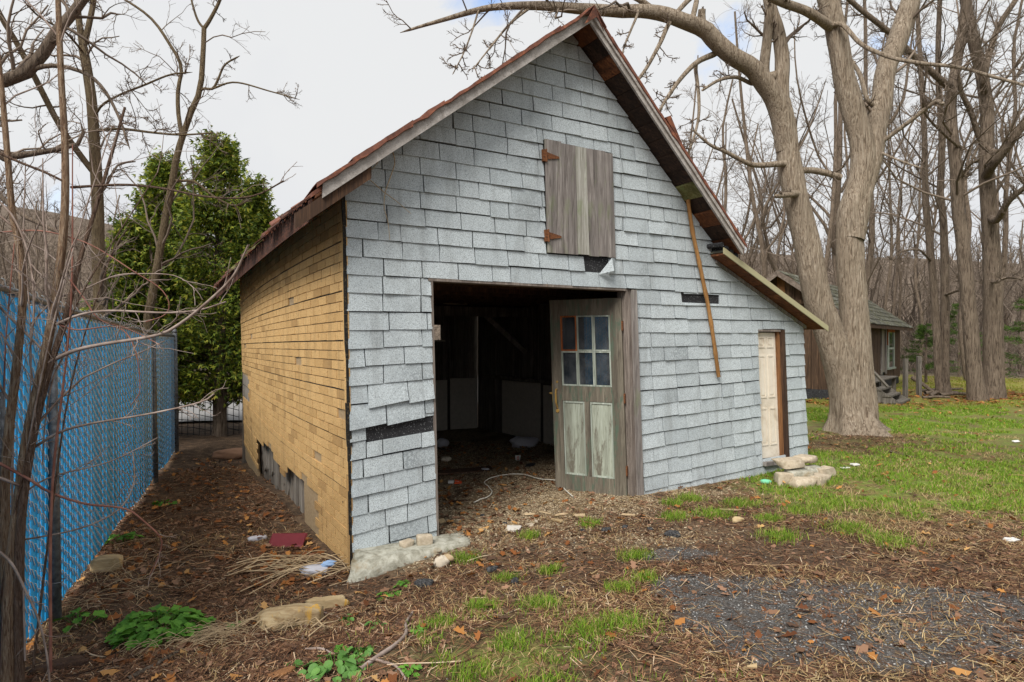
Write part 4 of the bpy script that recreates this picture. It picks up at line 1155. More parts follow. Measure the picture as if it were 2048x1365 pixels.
# --- the pair of tall trunks on the far lawn
zb = 14.5
def bpt(x, Z): X = (x - 1024) / FPX * Z; return np.array([X, Z, H(X, Z) - .1])
tw_mid = [dict(n=14, lmin=.14, lmax=.34, ang=.85, K=6, up=.45, tmin=.35, rmin=.012, sides=4, jit=.2, rfac=.32),
          dict(n=8, lmin=.25, lmax=.55, ang=.75, K=5, up=.3, tmin=.15, rmin=.007, jit=.2),
          dict(n=5, lmin=.3, lmax=.6, ang=.75, K=4, up=.1, tmin=.2, rmin=.005, jit=.2)]
b1 = bpt(1957, zb); b2 = bpt(1986, zb + .5)
tree('lawn_tree', 'left trunk of the tall close pair standing on leaf litter across the lawn', b1,
     trunk=[([b1] + PZ(zb, (1950, 760), (1940, 640), (1925, 480), (1916, 420), (1911, 323), (1901, 231), (1905, 178), (1917, 108), (1929, 31), (1940, -100), (1945, -260)), W2R(29, zb), W2R(12, zb))],
     limbs=[(PZ((zb, zb - 1), (1905, 180), (1870, 150), (1820, 105), (1780, 66), (1710, 10), (1650, -50)), W2R(14, zb), W2R(8, zb)),
            (PZ((zb, zb - .6), (1916, 370), (1935, 335), (1960, 318)), W2R(7, zb), W2R(4, zb)),
            (PZ((zb, zb - 1.5), (1925, 300), (1895, 275), (1850, 228), (1848, 190), (1856, 120)), W2R(6, zb), W2R(3, zb))],
     twigs=tw_mid, bark='bark_far', sides=14, flare=(.4, .3, 4), seed=5)
tree('lawn_tree', 'right and thicker trunk of the tall close pair across the lawn', b2,
     trunk=[([b2] + PZ(zb + .5, (1987, 740), (1986, 600), (1982, 480), (1976, 400), (1972, 308), (1975, 231), (1963, 148), (1948, 86), (1925, -40), (1915, -220)), W2R(38, zb), W2R(14, zb))],
     limbs=[(PZ((zb, zb - 1), (1982, 335), (2009, 300), (2048, 246), (2110, 160)), W2R(20, zb), W2R(13, zb)),
            (PZ((zb, zb - .5), (1966, 290), (1940, 220), (1923, 185), (1917, 148)), W2R(12, zb), W2R(8, zb)),
            (PZ((zb, zb), (1967, 160), (1994, 60), (2037, -10), (2060, -80)), W2R(13, zb), W2R(9, zb)),
            (PZ((zb, zb - 1), (1995, 440), (2020, 400), (2070, 360)), W2R(15, zb), W2R(9, zb)),
            (PZ((zb, zb - 2), (1990, 565), (2015, 555), (2048, 560), (2090, 575)), W2R(7, zb), W2R(4, zb))],
     twigs=tw_mid, bark='bark_far', sides=14, flare=(.3, .3, 4), seed=6)
# --- the slimmer double tree left of them
zb = 16.0; b3 = bpt(1884, zb)
tree('double_tree', 'slim bare tree with two stems rising from one foot beyond the woodpile', b3,
     trunk=[([b3] + PZ(zb, (1878, 750), (1872, 640), (1866, 560), (1858, 470), (1851, 400), (1848, 250), (1838, 80), (1830, -60)), W2R(16, zb), W2R(7, zb)),
            ([b3 + np.array([.16, 0, 0])] + PZ(zb + .1, (1889, 750), (1890, 640), (1890, 540), (1886, 430), (1880, 400), (1884, 280), (1876, 130), (1882, -60)), W2R(18, zb), W2R(8, zb))],
     limbs=[(PZ((zb, zb - .8), (1892, 590), (1905, 585), (1925, 578), (1932, 560), (1918, 545)), W2R(5, zb), W2R(3, zb)),
            (PZ((zb, zb - .8), (1864, 525), (1850, 510), (1835, 500), (1800, 505), (1780, 530)), W2R(5, zb), W2R(3, zb))],
     twigs=tw_mid, bark='bark_far', sides=12, flare=(.4, .3, 4), seed=7)

# --- trees seen between and behind: each on its own
def wood_tree(x, Z, w, top, lean_px=0, seed=1, label='bare tree trunk among the others at the wood edge', n1=9, dark=False, hgt=None):
    b = bpt(x, Z); R_ = random.Random(seed)
    hgt = hgt or R_.uniform(11, 16)
    lx = lean_px / FPX * Z
    pts = [b]
    for k_ in range(1, 7):
        t_ = k_ / 6
        pts.append(b + np.array([lx * t_ + R_.gauss(0, .10) * (1 + t_), R_.gauss(0, .15), hgt * t_]))
    limbs = []
    for q in range(R_.choice([2, 3, 4])):
        t_ = R_.uniform(.3, .6); p0 = resample(pts, 30)[int(t_ * 29)]; s_ = R_.choice([-1, 1])
        limbs.append(([p0, p0 + np.array([s_ * R_.uniform(.3, .7), R_.gauss(0, .4), 1.1]), p0 + np.array([s_ * R_.uniform(.8, 1.8), R_.gauss(0, .8), 3.2]), p0 + np.array([s_ * R_.uniform(1, 2.4), R_.gauss(0, 1), 5.4])], W2R(w, Z) * .4, W2R(w, Z) * .15))
    return tree('wood_tree', label, b, [(pts, W2R(w, Z) * .85, W2R(w, Z) * .28)], limbs,
         [dict(n=n1, lmin=.10, lmax=.28, ang=.8, K=4, up=.4, tmin=.15, rmin=.013, sides=3, jit=.25, rfac=.3),
          dict(n=6, lmin=.25, lmax=.6, ang=.75, K=4, up=.25, tmin=.15, rmin=.008, jit=.25),
          dict(n=4, lmin=.3, lmax=.75, ang=.7, K=3, up=.1, tmin=.2, rmin=.0058, jit=.25)],
         'bark_far', 'bare trees at the wood edge', sides=8, K=14, seed=seed, rough=.05)
gl = 'bare grey-brown tree among the others at the wood edge behind the garage and shed'
for i, (x, Z, w, ln) in enumerate([(1488, 24, 13, -40), (1546, 23, 14, -70), (1600, 26, 12, -90), (1648, 21, 13, 30), (1668, 24, 18, 10), (1742, 22, 17, -15), (1764, 24, 8, 10), (1810, 27, 7, -20),
                               (1830, 24, 8, 15), (1936, 22, 15, -20), (2010, 24, 14, 20), (2042, 27, 12, 60), (2075, 22, 16, 40), (1440, 27, 10, 60), (1400, 30, 9, 30), (1340, 30, 9, 40), (1700, 30, 10, 0), (1780, 31, 9, 20), (1858, 30, 8, 30), (2025, 33, 9, -30), (1520, 31, 9, 50), (1580, 32, 8, 20)]):
    own = {0: 'bare tree rising nearest the lower right edge of the garage roof', 1: 'bare leaning tree between the garage roof and the left maple trunk', 2: 'bare tree just left of the left maple trunk', 3: 'bare tree seen through the fork of the maple', 4: 'thicker dark tree standing in the fork of the maple',
           5: 'dark tree behind the shed roof just right of the maple', 6: 'thin straight tree beside the dark one behind the shed roof', 7: 'thin bare tree above the far end of the shed', 9: 'dark tree half hidden behind the pair of lawn trunks', 12: 'bare tree leaning outward at the right edge of the picture'}
    ot = wood_tree(x, Z, w, 0, ln * Z / 20, 100 + i, own.get(i, gl))
gl2 = 'bare young tree standing beyond the road on the left'
for i, (x, Z, w, ln) in enumerate([(60, 27, 9, 10), (-40, 24, 11, 20), (140, 30, 8, -20), (225, 26, 8, 15), (270, 33, 8, 10)]):
    o = wood_tree(x, Z, w, 0, ln, 200 + i, gl2, n1=8, hgt=8); o['group'] = 'young trees beyond the road'; o['label'] = ['bare young tree beyond the fence behind the slanting shrub stem', 'bare young tree at the left edge beyond the fence', 'bare young tree beyond the fence between the shrub and the forked tree', 'bare young tree just left of the evergreens beyond the road', 'bare far tree almost hidden by the evergreens'][i]

# --- left side: trees behind the blue fence
tw_l = [dict(n=9, lmin=.14, lmax=.36, ang=.95, K=7, up=.35, tmin=.3, rmin=.008, sides=4, jit=.24, rfac=.35),
        dict(n=6, lmin=.3, lmax=.6, ang=.8, K=6, up=.15, tmin=.15, rmin=.005, jit=.22),
        dict(n=5, lmin=.3, lmax=.6, ang=.8, K=4, up=.0, tmin=.2, rmin=.0032, jit=.2)]
Z = 9.0; b = bpt(205, Z)
tree('fence_tree', 'straight olive-brown bare tree forking high behind the blue fence', b,
     trunk=[([b] + PZ(Z, (202, 640), (197, 520), (195, 400), (192, 340), (185, 220), (176, 150), (166, 95)), W2R(30, Z), W2R(17, Z))],
     limbs=[(PZ((Z, Z), (166, 98), (158, 40), (154, 0), (148, -90)), W2R(13, Z), W2R(10, Z)), (PZ((Z, Z), (167, 96), (178, 50), (188, 0), (200, -80)), W2R(12, Z), W2R(8, Z)),
            (PZ((Z, Z - 1), (192, 352), (160, 310), (125, 260), (95, 205), (62, 140), (30, 80), (0, 30), (-40, -60)), W2R(12, Z), W2R(9, Z)),
            (PZ((Z, Z - .5), (190, 232), (205, 210), (240, 190), (290, 170), (340, 150), (385, 145)), W2R(5, Z), W2R(3, Z)),
            (PZ((Z, Z - 1), (166, 105), (150, 85), (125, 60), (80, 35), (45, 0)), W2R(5, Z), W2R(3, Z)),
            (PZ((Z, Z - .6), (195, 262), (240, 258), (300, 265), (360, 270), (430, 266)), W2R(6, Z), W2R(3, Z))],
     twigs=tw_l, bark='bark_olive', seed=11)
Z = 10.6; b = bpt(290, Z)
tree('fence_tree', 'slim leaning bare tree in front of the evergreens', b,
     trunk=[([b] + PZ(Z, (295, 656), (306, 585), (318, 513), (332, 430), (344, 369), (352, 320), (364, 277), (382, 225), (400, 180), (406, 110), (408, 56)), W2R(20, Z), W2R(9, Z))],
     limbs=[(PZ((Z, Z), (364, 277), (357, 230), (356, 180), (363, 135), (340, 90), (300, 35), (235, -10)), W2R(9, Z), W2R(4, Z)),
            (PZ((Z, Z), (408, 58), (420, 40), (438, 5), (450, -30)), W2R(8, Z), W2R(5, Z)), (PZ((Z, Z), (408, 58), (395, 40), (384, 5), (375, -40)), W2R(5, Z), W2R(3, Z)),
            (PZ((Z, Z), (405, 178), (425, 178), (436, 160), (450, 130), (480, 112)), W2R(6, Z), W2R(3, Z)),
            (PZ((Z, Z), (352, 362), (390, 365), (430, 395), (470, 412), (500, 400)), W2R(6, Z), W2R(3, Z)),
            (PZ((Z, Z - .3), (425, 178), (470, 165), (540, 183), (600, 200)), W2R(4, Z), W2R(2, Z))],
     twigs=[dict(tw_l[0], n=7), dict(tw_l[1], n=5), dict(tw_l[2], n=4)], bark='bark_olive', seed=12)
Z = 8.0; b = np.array([-8.2, 8.6, H(-8.2, 8.6) - .1])
tree('old_tree', 'rough-barked old tree whose heavy limbs reach in over the fence', b,
     trunk=[([b, b + np.array([.1, 0, 1.6]), b + np.array([.25, 0, 3.0]), b + np.array([.2, .1, 5.5])], .26, .18)],
     limbs=[([b + np.array([.2, 0, 2.7])] + PZ((Z, Z), (-60, 185), (0, 165), (35, 152), (60, 140), (95, 95), (120, 55), (165, 5), (200, -60)), .14, W2R(16, Z)),
            ([b + np.array([.15, 0, 1.6])] + PZ((Z, Z), (-60, 322), (0, 318), (60, 308), (120, 298), (165, 285), (178, 262), (150, 270), (160, 240)), .12, W2R(5, Z)),
            (PZ((Z, Z), (62, 140), (95, 132), (130, 134), (165, 145), (190, 160), (215, 190), (240, 240), (260, 300)), W2R(10, Z), W2R(4, Z)),
            ([b + np.array([.1, 0, 1.1])] + PZ((Z, Z - .3), (-60, 395), (10, 405), (60, 440), (120, 465), (165, 500)), .09, W2R(5, Z))],
     twigs=[dict(tw_l[0], n=12), dict(tw_l[1], n=7), dict(tw_l[2], n=4)], bark='bark_far', seed=13)

# --- evergreens by the road
def cedar(label, x, Z, top_y, width_px, seed, low=.12):
    b = bpt(x, Z); R_ = np.random.default_rng(seed)
    o = thing('evergreen_tree', label, 'evergreen tree', b, 'evergreens by the road')
    hgt = px(0, top_y, Z)[2] - b[2]; RW = width_px / FPX * Z / 2
    stems = MB()
    for k_ in range(2):
        off = np.array([R_.normal(0, .12), R_.normal(0, .1), 0])
        p = resample([b + off, b + off * 1.5 + np.array([0, 0, hgt * .4]), b + off + np.array([0, 0, hgt * .93])], 12)
        v, q = limb_mesh(p, np.linspace(.11, .02, 12), 8, .08, seed + k_)
        arr_obj('trunk', v, [q], M['bark_far'], o, smooth=True)
    nb = 420
    t_ = R_.uniform(low, 1, nb) ** .9
    prof = lambda t: np.where(t < .3, .80 + .66 * t, 1.0 - ((t - .3) / .7) ** 1.6 * .93) 
    a = R_.uniform(0, 2 * math.pi, nb); lob = .82 + .3 * fbm(np.cos(a) * 1.5 + 5, t_ * 5 + np.sin(a) * 1.5, seed)
    rr = RW * prof(t_) * lob * R_.uniform(.55, 1.05, nb)
    tip = b + np.stack([np.cos(a) * rr, np.sin(a) * rr, hgt * t_ * .97 + .1], 1)
    root = np.stack([b[0] + 0 * a, b[1] + 0 * a, tip[:, 2] - .45 * rr * .9], 1)
    K = 5; lin = np.linspace(0, 1, K)[None, :, None]
    P = root[:, None] * (1 - lin) + tip[:, None] * lin
    P[:, :, 2] += (np.sin(lin[..., 0] * math.pi) * .10 * rr[:, None])
    v, q = tubes(P, np.linspace(.016, .004, K)[None] * np.ones((nb, 1)), 3)
    arr_obj('branches', v, [q], M['bark_far'], o)
    # flat fan sprays along the outer half of every branch
    ns = 37; N = nb * ns
    s = R_.uniform(.45, 1.16, (nb, ns)); c = root[:, None] + (tip - root)[:, None] * s[..., None]
    c = c + R_.normal(0, .10, c.shape); c = c.reshape(-1, 3)
    out = (c - b) * np.array([1, 1, 0]); out /= np.linalg.norm(out, axis=1, keepdims=True) + 1e-6
    d = out + R_.normal(0, .5, c.shape) + np.array([0, 0, -.35]); d /= np.linalg.norm(d, axis=1, keepdims=True)
    w = np.cross(d, R_.normal(0, 1, c.shape)); w /= np.linalg.norm(w, axis=1, keepdims=True) + 1e-6
    L = R_.uniform(.06, .13, N)[:, None]
    V = []
    # spray of five leaflets, each a narrow diamond
    dirs = [(1.0, 0.0), (.75, .55), (.75, -.55), (.35, .55), (.35, -.55)]
    for (f_, g_) in dirs[:3]:
        ax = d * f_ + w * g_; st = c if abs(g_) < .01 else c + d * L * (.15 if f_ > .5 else 0.0)
        pr = -d * g_ + w * f_; pr /= np.linalg.norm(pr, axis=1, keepdims=True)
        V.append(np.stack([st, st + ax * L * .5 + pr * L * .13, st + ax * L, st + ax * L * .5 - pr * L * .13], 1))
    V = np.concatenate(V, 1).reshape(-1, 3)
    q = np.arange(len(V)).reshape(-1, 4)
    arr_obj('foliage', V, [q], M['cedar'], o, kind=None)
    return o
cedar('tall dense evergreen with its trunk by the garage corner', 440, 12.0, 275, 235, 31)
cedar('broad evergreen with its trunks by the fence end post', 330, 12.2, 318, 215, 32)
cedar('evergreen half hidden behind the garage eave', 508, 13.0, 355, 150, 33)
cedar('low bushy evergreen over the fence corner', 262, 11.2, 450, 130, 34, .15)

# --- far woods on the hill, too many to count
R_ = np.random.default_rng(77)
n = 1150
Y = 31 + 75 * R_.random(n) ** 1.5; X = Y * R_.uniform(-.95, 1.0, n)
keep = (X / Y > .36) | (X / Y < -.36) | (R_.random(n) < .3); X, Y = X[keep], Y[keep]; n = len(X)
B_ = np.stack([X, Y, H0(X, Y) - .2], 1); hg = R_.uniform(4, 8.5, n)
K = 5; lin = np.linspace(0, 1, K)
P = B_[:, None] + np.stack([R_.normal(0, .25, (n, K)) * lin, R_.normal(0, .25, (n, K)) * lin, hg[:, None] * lin], -1)
R = (R_.uniform(.06, .16, n)[:, None] * np.linspace(1, .25, K))
parts = [tubes(P, R, 3)]
P1, R1 = grow(R_, P, R, 9, .2, .45, .7, 3, up=.4, tmin=.12, rmin=.02, jit=.2, rfac=.4); parts.append(tubes(P1, R1, 3))
P2, R2 = grow(R_, P1, R1, 3, .3, .7, .7, 2, up=.3, tmin=.15, rmin=.014, jit=.2); parts.append(tubes(P2, R2, 3))
v, q = join(parts)
arr_obj('woods', v, [q], M['far_twig'], kind='stuff', base=(0, 0, 0))
# brush along the wood edge
n = 6500
ang = R_.uniform(-.85, .95, n); Y = R_.uniform(25.5, 36, n); X = Y * np.tan(ang)
keep = (np.hypot(X, Y) > 24) & ((X > 2) | (Y > 24)); X, Y = X[keep], Y[keep]; n = len(X)
dens = fbm(X * .25, Y * .25, 15); keep = R_.random(n) < sst(.3, .6, dens); X, Y = X[keep], Y[keep]; n = len(X)
B_ = np.stack([X, Y, H0(X, Y) - .05], 1); hh = R_.uniform(.6, 2.4, n) * (.5 + fbm(X * .2, Y * .2, 19))
d = np.stack([R_.normal(0, .35, n), R_.normal(0, .35, n), np.ones(n)], 1)
P = np.stack([B_, B_ + d * (hh * .5)[:, None], B_ + d * (hh * .9)[:, None] + np.stack([R_.normal(0, .25, n), R_.normal(0, .25, n), 0 * hh], 1) * hh[:, None]], 1)
parts = [tubes(P, np.array([.014, .011, .006])[None] * np.ones((n, 1)), 3)]
P1, R1 = grow(R_, P, np.array([.014, .011, .006])[None] * np.ones((n, 1)), 4, .3, .6, .7, 2, up=.1, tmin=.3, rmin=.008, jit=.2); parts.append(tubes(P1, R1, 3))
v, q = join(parts); arr_obj('undergrowth', v, [q], M['far_twig'], kind='stuff', base=(0, 0, 0))

# --- small pines
def pine(label, x, Z, hgt, spread, seed):
    b = bpt(x, Z); R_ = np.random.default_rng(seed)
    o = thing('pine_tree', label, 'pine tree', b)
    v, q = limb_mesh(resample([b, b + np.array([0, 0, hgt * .5]), b + np.array([.05, 0, hgt])], 8), np.linspace(.05, .012, 8), 6, .05, seed); arr_obj('trunk', v, [q], M['bark_far'], o, smooth=True)
    nb = 46; t_ = R_.uniform(.2, .98, nb); a = R_.uniform(0, 6.28, nb); ln = spread * (1.1 - t_) * R_.uniform(.7, 1.1, nb)
    root = b + np.stack([0 * t_, 0 * t_, hgt * t_], 1); tip = root + np.stack([np.cos(a) * ln, np.sin(a) * ln, -.02 + .12 * ln], 1)
    v, q = tubes(np.stack([root, (root + tip) / 2, tip], 1), np.array([[.012, .009, .005]]) * np.ones((nb, 1)), 3); arr_obj('branches', v, [q], M['bark_far'], o)
    ns = 90; s = R_.uniform(.25, 1.05, (nb, ns, 1)); c = (root[:, None] + (tip - root)[:, None] * s).reshape(-1, 3) + R_.normal(0, .03, (nb * ns, 3))
    d = np.repeat((tip - root) / np.linalg.norm(tip - root, axis=1, keepdims=True), ns, 0) + R_.normal(0, .55, c.shape); d /= np.linalg.norm(d, axis=1, keepdims=True)
    w = np.cross(d, R_.normal(size=c.shape)); w /= np.linalg.norm(w, axis=1, keepdims=True); L = R_.uniform(.07, .15, len(c))[:, None]
    V = np.stack([c - w * .008, c + w * .008, c + d * L], 1).reshape(-1, 3); arr_obj('needles', V, [np.arange(len(V)).reshape(-1, 3)], M['pine'], o)
pine('small light green pine at the right edge of the lawn', 2062, 15.5, 2.6, 1.6, 61)
pine('little green pine behind the shed posts', 1852, 21, 2.2, 1.1, 62)
pine('dim green pine at the wood edge between the trunks', 1918, 24, 3.0, 1.5, 63)
# ------------------------------------------------------------------ the brown shed
zc = 15.0; Cx, Cy = 8.13, 15.0
S1 = np.array([-.76, .65, 0]); S2 = np.array([.65, .76, 0])     # along the gable, along the long side
gz = H(Cx, Cy); BZ = CAM_Z + .73 - .08                            # eave height
shed = thing('shed', 'dark brown plank shed with mossy gable roof behind the big maple', 'shed', (Cx, Cy, gz))
def SP(a, b, z, n1=0., n2=0.): 
    p = np.array([Cx, Cy, 0]) + S1 * (a + n2) + S2 * (b + n1); return np.array([p[0], p[1], z])
GWID, SLEN, RISE = 3.0, 7.9, 1.12
rsd = random.Random(21)
def gtop(a): return BZ + RISE * (1 - abs(a - GWID / 2) / (GWID / 2))
# gable boards
core = MB()
core.prism([SP(.03, .06, gz - .3), SP(GWID - .03, .06, gz - .3), SP(GWID - .03, .06, BZ), SP(GWID / 2, .06, BZ + RISE - .03), SP(.03, .06, BZ)], [SP(.03, SLEN - .06, gz - .3), SP(GWID - .03, SLEN - .06, gz - .3), SP(GWID - .03, SLEN - .06, BZ), SP(GWID / 2, SLEN - .06, BZ + RISE - .03), SP(.03, SLEN - .06, BZ)])
core.build('shed_body', M['black'], shed)
a = 0.0
while a < GWID - .05:
    w = min(rsd.uniform(.16, .24), GWID - a); e = rsd.uniform(0, .02); zb_ = gz + .22 + rsd.uniform(-.05, .05)
    mb = MB(); mb.prism([SP(a, 0 - e, zb_), SP(a + w - .012, 0 - e, zb_), SP(a + w - .012, -e, gtop(a + w - .012)), SP(a, -e, gtop(a))], [SP(a, .025 - e, zb_), SP(a + w - .012, .025 - e, zb_), SP(a + w - .012, .025 - e, gtop(a + w - .012)), SP(a, .025 - e, gtop(a))])
    mb.build('plank', M['shed_wood_light'] if (1.3 < a < 1.55) else M['shed_wood'], shed); a += w
mb = MB(); mb.prism([SP(.0, -.03, gz - .1), SP(GWID, -.03, gz - .1), SP(GWID, -.03, gz + .24), SP(0, -.03, gz + .24)], [SP(.0, .0, gz - .1), SP(GWID, .0, gz - .1), SP(GWID, .0, gz + .24), SP(0, .0, gz + .24)]); mb.build('sill_board', M['tar'], shed)
mb = MB(); mb.prism([SP(.3, -.05, BZ + .30), SP(GWID - .3, -.05, BZ + .30), SP(GWID - .3, -.05, BZ + .40), SP(.3, -.05, BZ + .40)], [SP(.3, -.021, BZ + .30), SP(GWID - .3, -.021, BZ + .30), SP(GWID - .3, -.021, BZ + .40), SP(.3, -.021, BZ + .40)]); mb.build('gable_trim', M['shed_wood'], shed)
# long side boards with door and window
DB, WB = (4.45, 5.2), (5.42, 6.55)
b_ = 0.0
while b_ < SLEN - .05:
    w = min(rsd.uniform(.15, .2), SLEN - b_); e = rsd.uniform(0, .012)
    if not (DB[0] < b_ + w / 2 < DB[1]):
        mb = MB(); f = lambda n2, z0, z1: [SP(0, b_, z0, 0, n2), SP(0, b_ + w - .01, z0, 0, n2), SP(0, b_ + w - .01, z1, 0, n2), SP(0, b_, z1, 0, n2)]
        mb.prism(f(-e, gz + .25, BZ + .02), f(.025 - e, gz + .25, BZ + .02)); mb.build('plank', M['shed_wood'], shed)
    b_ += w
def sidebox(mb, b0, b1, z0, z1, n0, n1):
    mb.prism([SP(0, b0, z0, 0, -n1), SP(0, b1, z0, 0, -n1), SP(0, b1, z1, 0, -n1), SP(0, b0, z1, 0, -n1)], [SP(0, b0, z0, 0, -n0), SP(0, b1, z0, 0, -n0), SP(0, b1, z1, 0, -n0), SP(0, b0, z1, 0, -n0)])
mb = MB(); sidebox(mb, DB[0] + .08, DB[1] - .08, gz + .5, gz + 1.78, -.04, .0); sdoor = mb.build('door', M['plank_wood'], shed)
mb = MB(); sidebox(mb, DB[0] - .02, DB[0] + .08, gz + .45, gz + 1.9, .0, .045); sidebox(mb, DB[1] - .08, DB[1] + .02, gz + .45, gz + 1.9, .0, .045); sidebox(mb, DB[0] + .081, DB[1] - .081, gz + 1.8, gz + 1.9, .0, .044); mb.build('door_frame', M['grey_wood'], sdoor)
z0, z1 = gz + .62, gz + 1.82
mb = MB(); sidebox(mb, WB[0], WB[0] + .15, z0, z1 - .09, .013, .05); sidebox(mb, WB[1] - .15, WB[1], z0, z1 - .09, .013, .05); sidebox(mb, WB[0] - .06, WB[1] + .06, z0 - .06, z0 - .001, .013, .08); sidebox(mb, WB[0] + .151, WB[1] - .151, (z0 + z1) / 2 - .03, (z0 + z1) / 2 + .03, .013, .048)
wn = mb.build('window', M['muntin'], shed)
mb = MB(); sidebox(mb, WB[0] - .02, WB[1] + .02, z1 - .089, z1, .013, .055); sidebox(mb, WB[0] - .012, WB[0] - .001, z1 - .5, z1 - .09, .013, .052); mb.build('red_head', M['old_red'], wn)
for (q0, q1) in ((z0, (z0 + z1) / 2 - .031), ((z0 + z1) / 2 + .031, z1 - .09)):
    mb = MB(); sidebox(mb, WB[0] + .152, WB[1] - .152, q0, q1, .014, .03); mb.build('pane', M['glass'], wn)
# roof: two slopes of worn shingle courses
def RS(a, b, off):
    z = BZ + RISE * (1 - abs(a - GWID / 2) / (GWID / 2)) + off
    return SP(a, b, z)
mb = MB()
for (a0, a1) in ((-.32, GWID / 2 - .001), (GWID / 2 + .001, GWID + .32)):
    mb.hexa([RS(a0, -.28, .05), RS(a1, -.28, .05), RS(a1, SLEN + .28, .05), RS(a0, SLEN + .28, .05), RS(a0, -.28, .015), RS(a1, -.28, .015), RS(a1, SLEN + .28, .015), RS(a0, SLEN + .28, .015)])
sroof = mb.build('roof', M['shed_wood'], shed)
NR, NC = 9, 17
for side in (0, 1):
    for r in range(NR):
        for c in range(NC):
            t0, t1 = r / NR, (r + 1.25) / NR; t1 = min(t1, 1)
            a0 = (-.36 + (GWID / 2 + .36) * t0); a1 = (-.36 + (GWID / 2 + .36) * t1 - .002)
            if side: a0, a1 = GWID - a0, GWID - a1
            L = (SLEN + .6) / NC; b0 = -.3 + c * L + (L / 2 if r % 2 else 0); b1 = min(b0 + L - .012, SLEN + .3)
            if b1 - b0 < .1: continue
            lo = .075 + rsd.uniform(0, .012); hi = .056
            mb = MB(); mb.hexa([RS(a0, b0, lo), RS(a0, b1, lo + rsd.gauss(0, .003)), RS(a1, b1, hi), RS(a1, b0, hi), RS(a0, b0, lo - .016), RS(a0, b1, lo - .016), RS(a1, b1, hi - .004), RS(a1, b0, hi - .004)])
            if side == 0: mb.build('shingle', M['shed_roof'], sroof)
for (a0, a1) in ((-.34, GWID / 2 - .002), (GWID + .34, GWID / 2 + .002)):
    mb = MB(); mb.hexa([RS(a0, -.31, -.10), RS(a1, -.31, -.10), RS(a1, -.31, .05), RS(a0, -.31, .05), RS(a0, -.281, -.10), RS(a1, -.281, -.10), RS(a1, -.281, .05), RS(a0, -.281, .05)]); mb.build('barge_board', M['shed_barge'], sroof)
mb = MB(); mb.hexa([RS(-.34, -.27, -.06), RS(-.34, SLEN + .28, -.06), RS(-.34, SLEN + .28, .04), RS(-.34, -.27, .04), RS(-.32, -.27, -.06), RS(-.32, SLEN + .28, -.06), RS(-.32, SLEN + .28, .04), RS(-.32, -.27, .04)]); mb.build('fascia', M['shed_wood'], sroof)
# porch
def BXo(mb, b0, b1, n0, n1, z0, z1): sidebox(mb, b0, b1, z0, z1, n0, n1)
porch = thing('porch', 'broken wooden porch deck with grey steps before the shed door', 'porch', SP(0, 1.0, gz, 0, -.4))
for k_ in range(3):
    mb = MB(); BXo(mb, -.3, 3.3, .06 + k_ * .19, .24 + k_ * .19, gz + .44 + rsd.uniform(-.01, .01), gz + .48); mb.build('deck_board', M['porch_wood'], porch)
for k_ in range(3):
    mb = MB(); BXo(mb, -.3, .95, .64 + k_ * .2, .83 + k_ * .2, gz + .30 - k_ * .14, gz + .34 - k_ * .14); mb.build('step', M['porch_wood'], porch)
for b0 in (-.28, .88):
    mb = MB(); mb.prism([SP(0, b0, gz - .1, 0, -.62), SP(0, b0, gz - .1, 0, -1.24), SP(0, b0, gz + .0, 0, -1.24), SP(0, b0, gz + .44, 0, -.62)], [SP(0, b0 + .04, gz - .1, 0, -.62), SP(0, b0 + .04, gz - .1, 0, -1.24), SP(0, b0 + .04, gz + .0, 0, -1.24), SP(0, b0 + .04, gz + .44, 0, -.62)]); mb.build('stringer', M['porch_wood'], porch)
for b0, n0 in ((-.2, .1), (-.2, .5), (1.5, .5), (3.1, .1), (3.1, .5)):
    mb = MB(); BXo(mb, b0, b0 + .09, n0, n0 + .09, gz - .15, gz + .438); mb.build('leg', M['porch_wood'], porch)
mb = MB(); mb.tube([SP(0, -.33, gz + .4, 0, -.95), SP(0, -.3, gz + 1.1, 0, -.35)], [.035, .035], 4); mb.build('handrail', M['porch_wood'], porch)
p = gp(1811, 800); mb = MB(); mb.box((p[0], p[1], p[2] + .44), (.09, .09, 1.15), jit=.008); o = mb.build('post', M['porch_wood']); tag(o, 'nearer weathered grey post standing by the porch steps', 'post', 'posts by the porch')
p = gp(1838, 793); mb = MB(); mb.box((p[0], p[1], p[2] + .44), (.09, .09, 1.15), jit=.008); o = mb.build('post', M['porch_wood']); tag(o, 'farther weathered grey post standing right of the porch', 'post', 'posts by the porch')
# woodpile of rotten poles
lb = ['long grey fallen pole sloping off the porch deck', 'short rotten grey pole lying between post and double tree', 'dark fallen pole nearest the pair of trunks', 'thin pale pole lying lowest in the leaf litter', 'crooked grey pole at the back of the pile', 'stubby broken pole end by the farther post']
for i, (x0, y0, x1, y1, r) in enumerate([(1825, 757, 1868, 790, .06), (1850, 792, 1915, 789, .05), (1880, 796, 1935, 792, .05), (1845, 800, 1900, 798, .035), (1840, 786, 1925, 781, .04), (1860, 799, 1878, 788, .05)]):
    q0 = gp(x0, max(y0, 786)); q1 = gp(x1, y1); q0[2] += r + (0.35 if i == 0 else 0.02); q1[2] += r
    path = resample([q0, (q0 + q1) / 2 + np.array([0, 0, .02]), q1], 6); v, q = limb_mesh(path, np.linspace(r, r * .7, 6), 7, .1, i)
    tag(arr_obj('fallen_pole', v, [q], M['bark_far'], smooth=True), lb[i], 'pole', 'fallen poles by the porch')

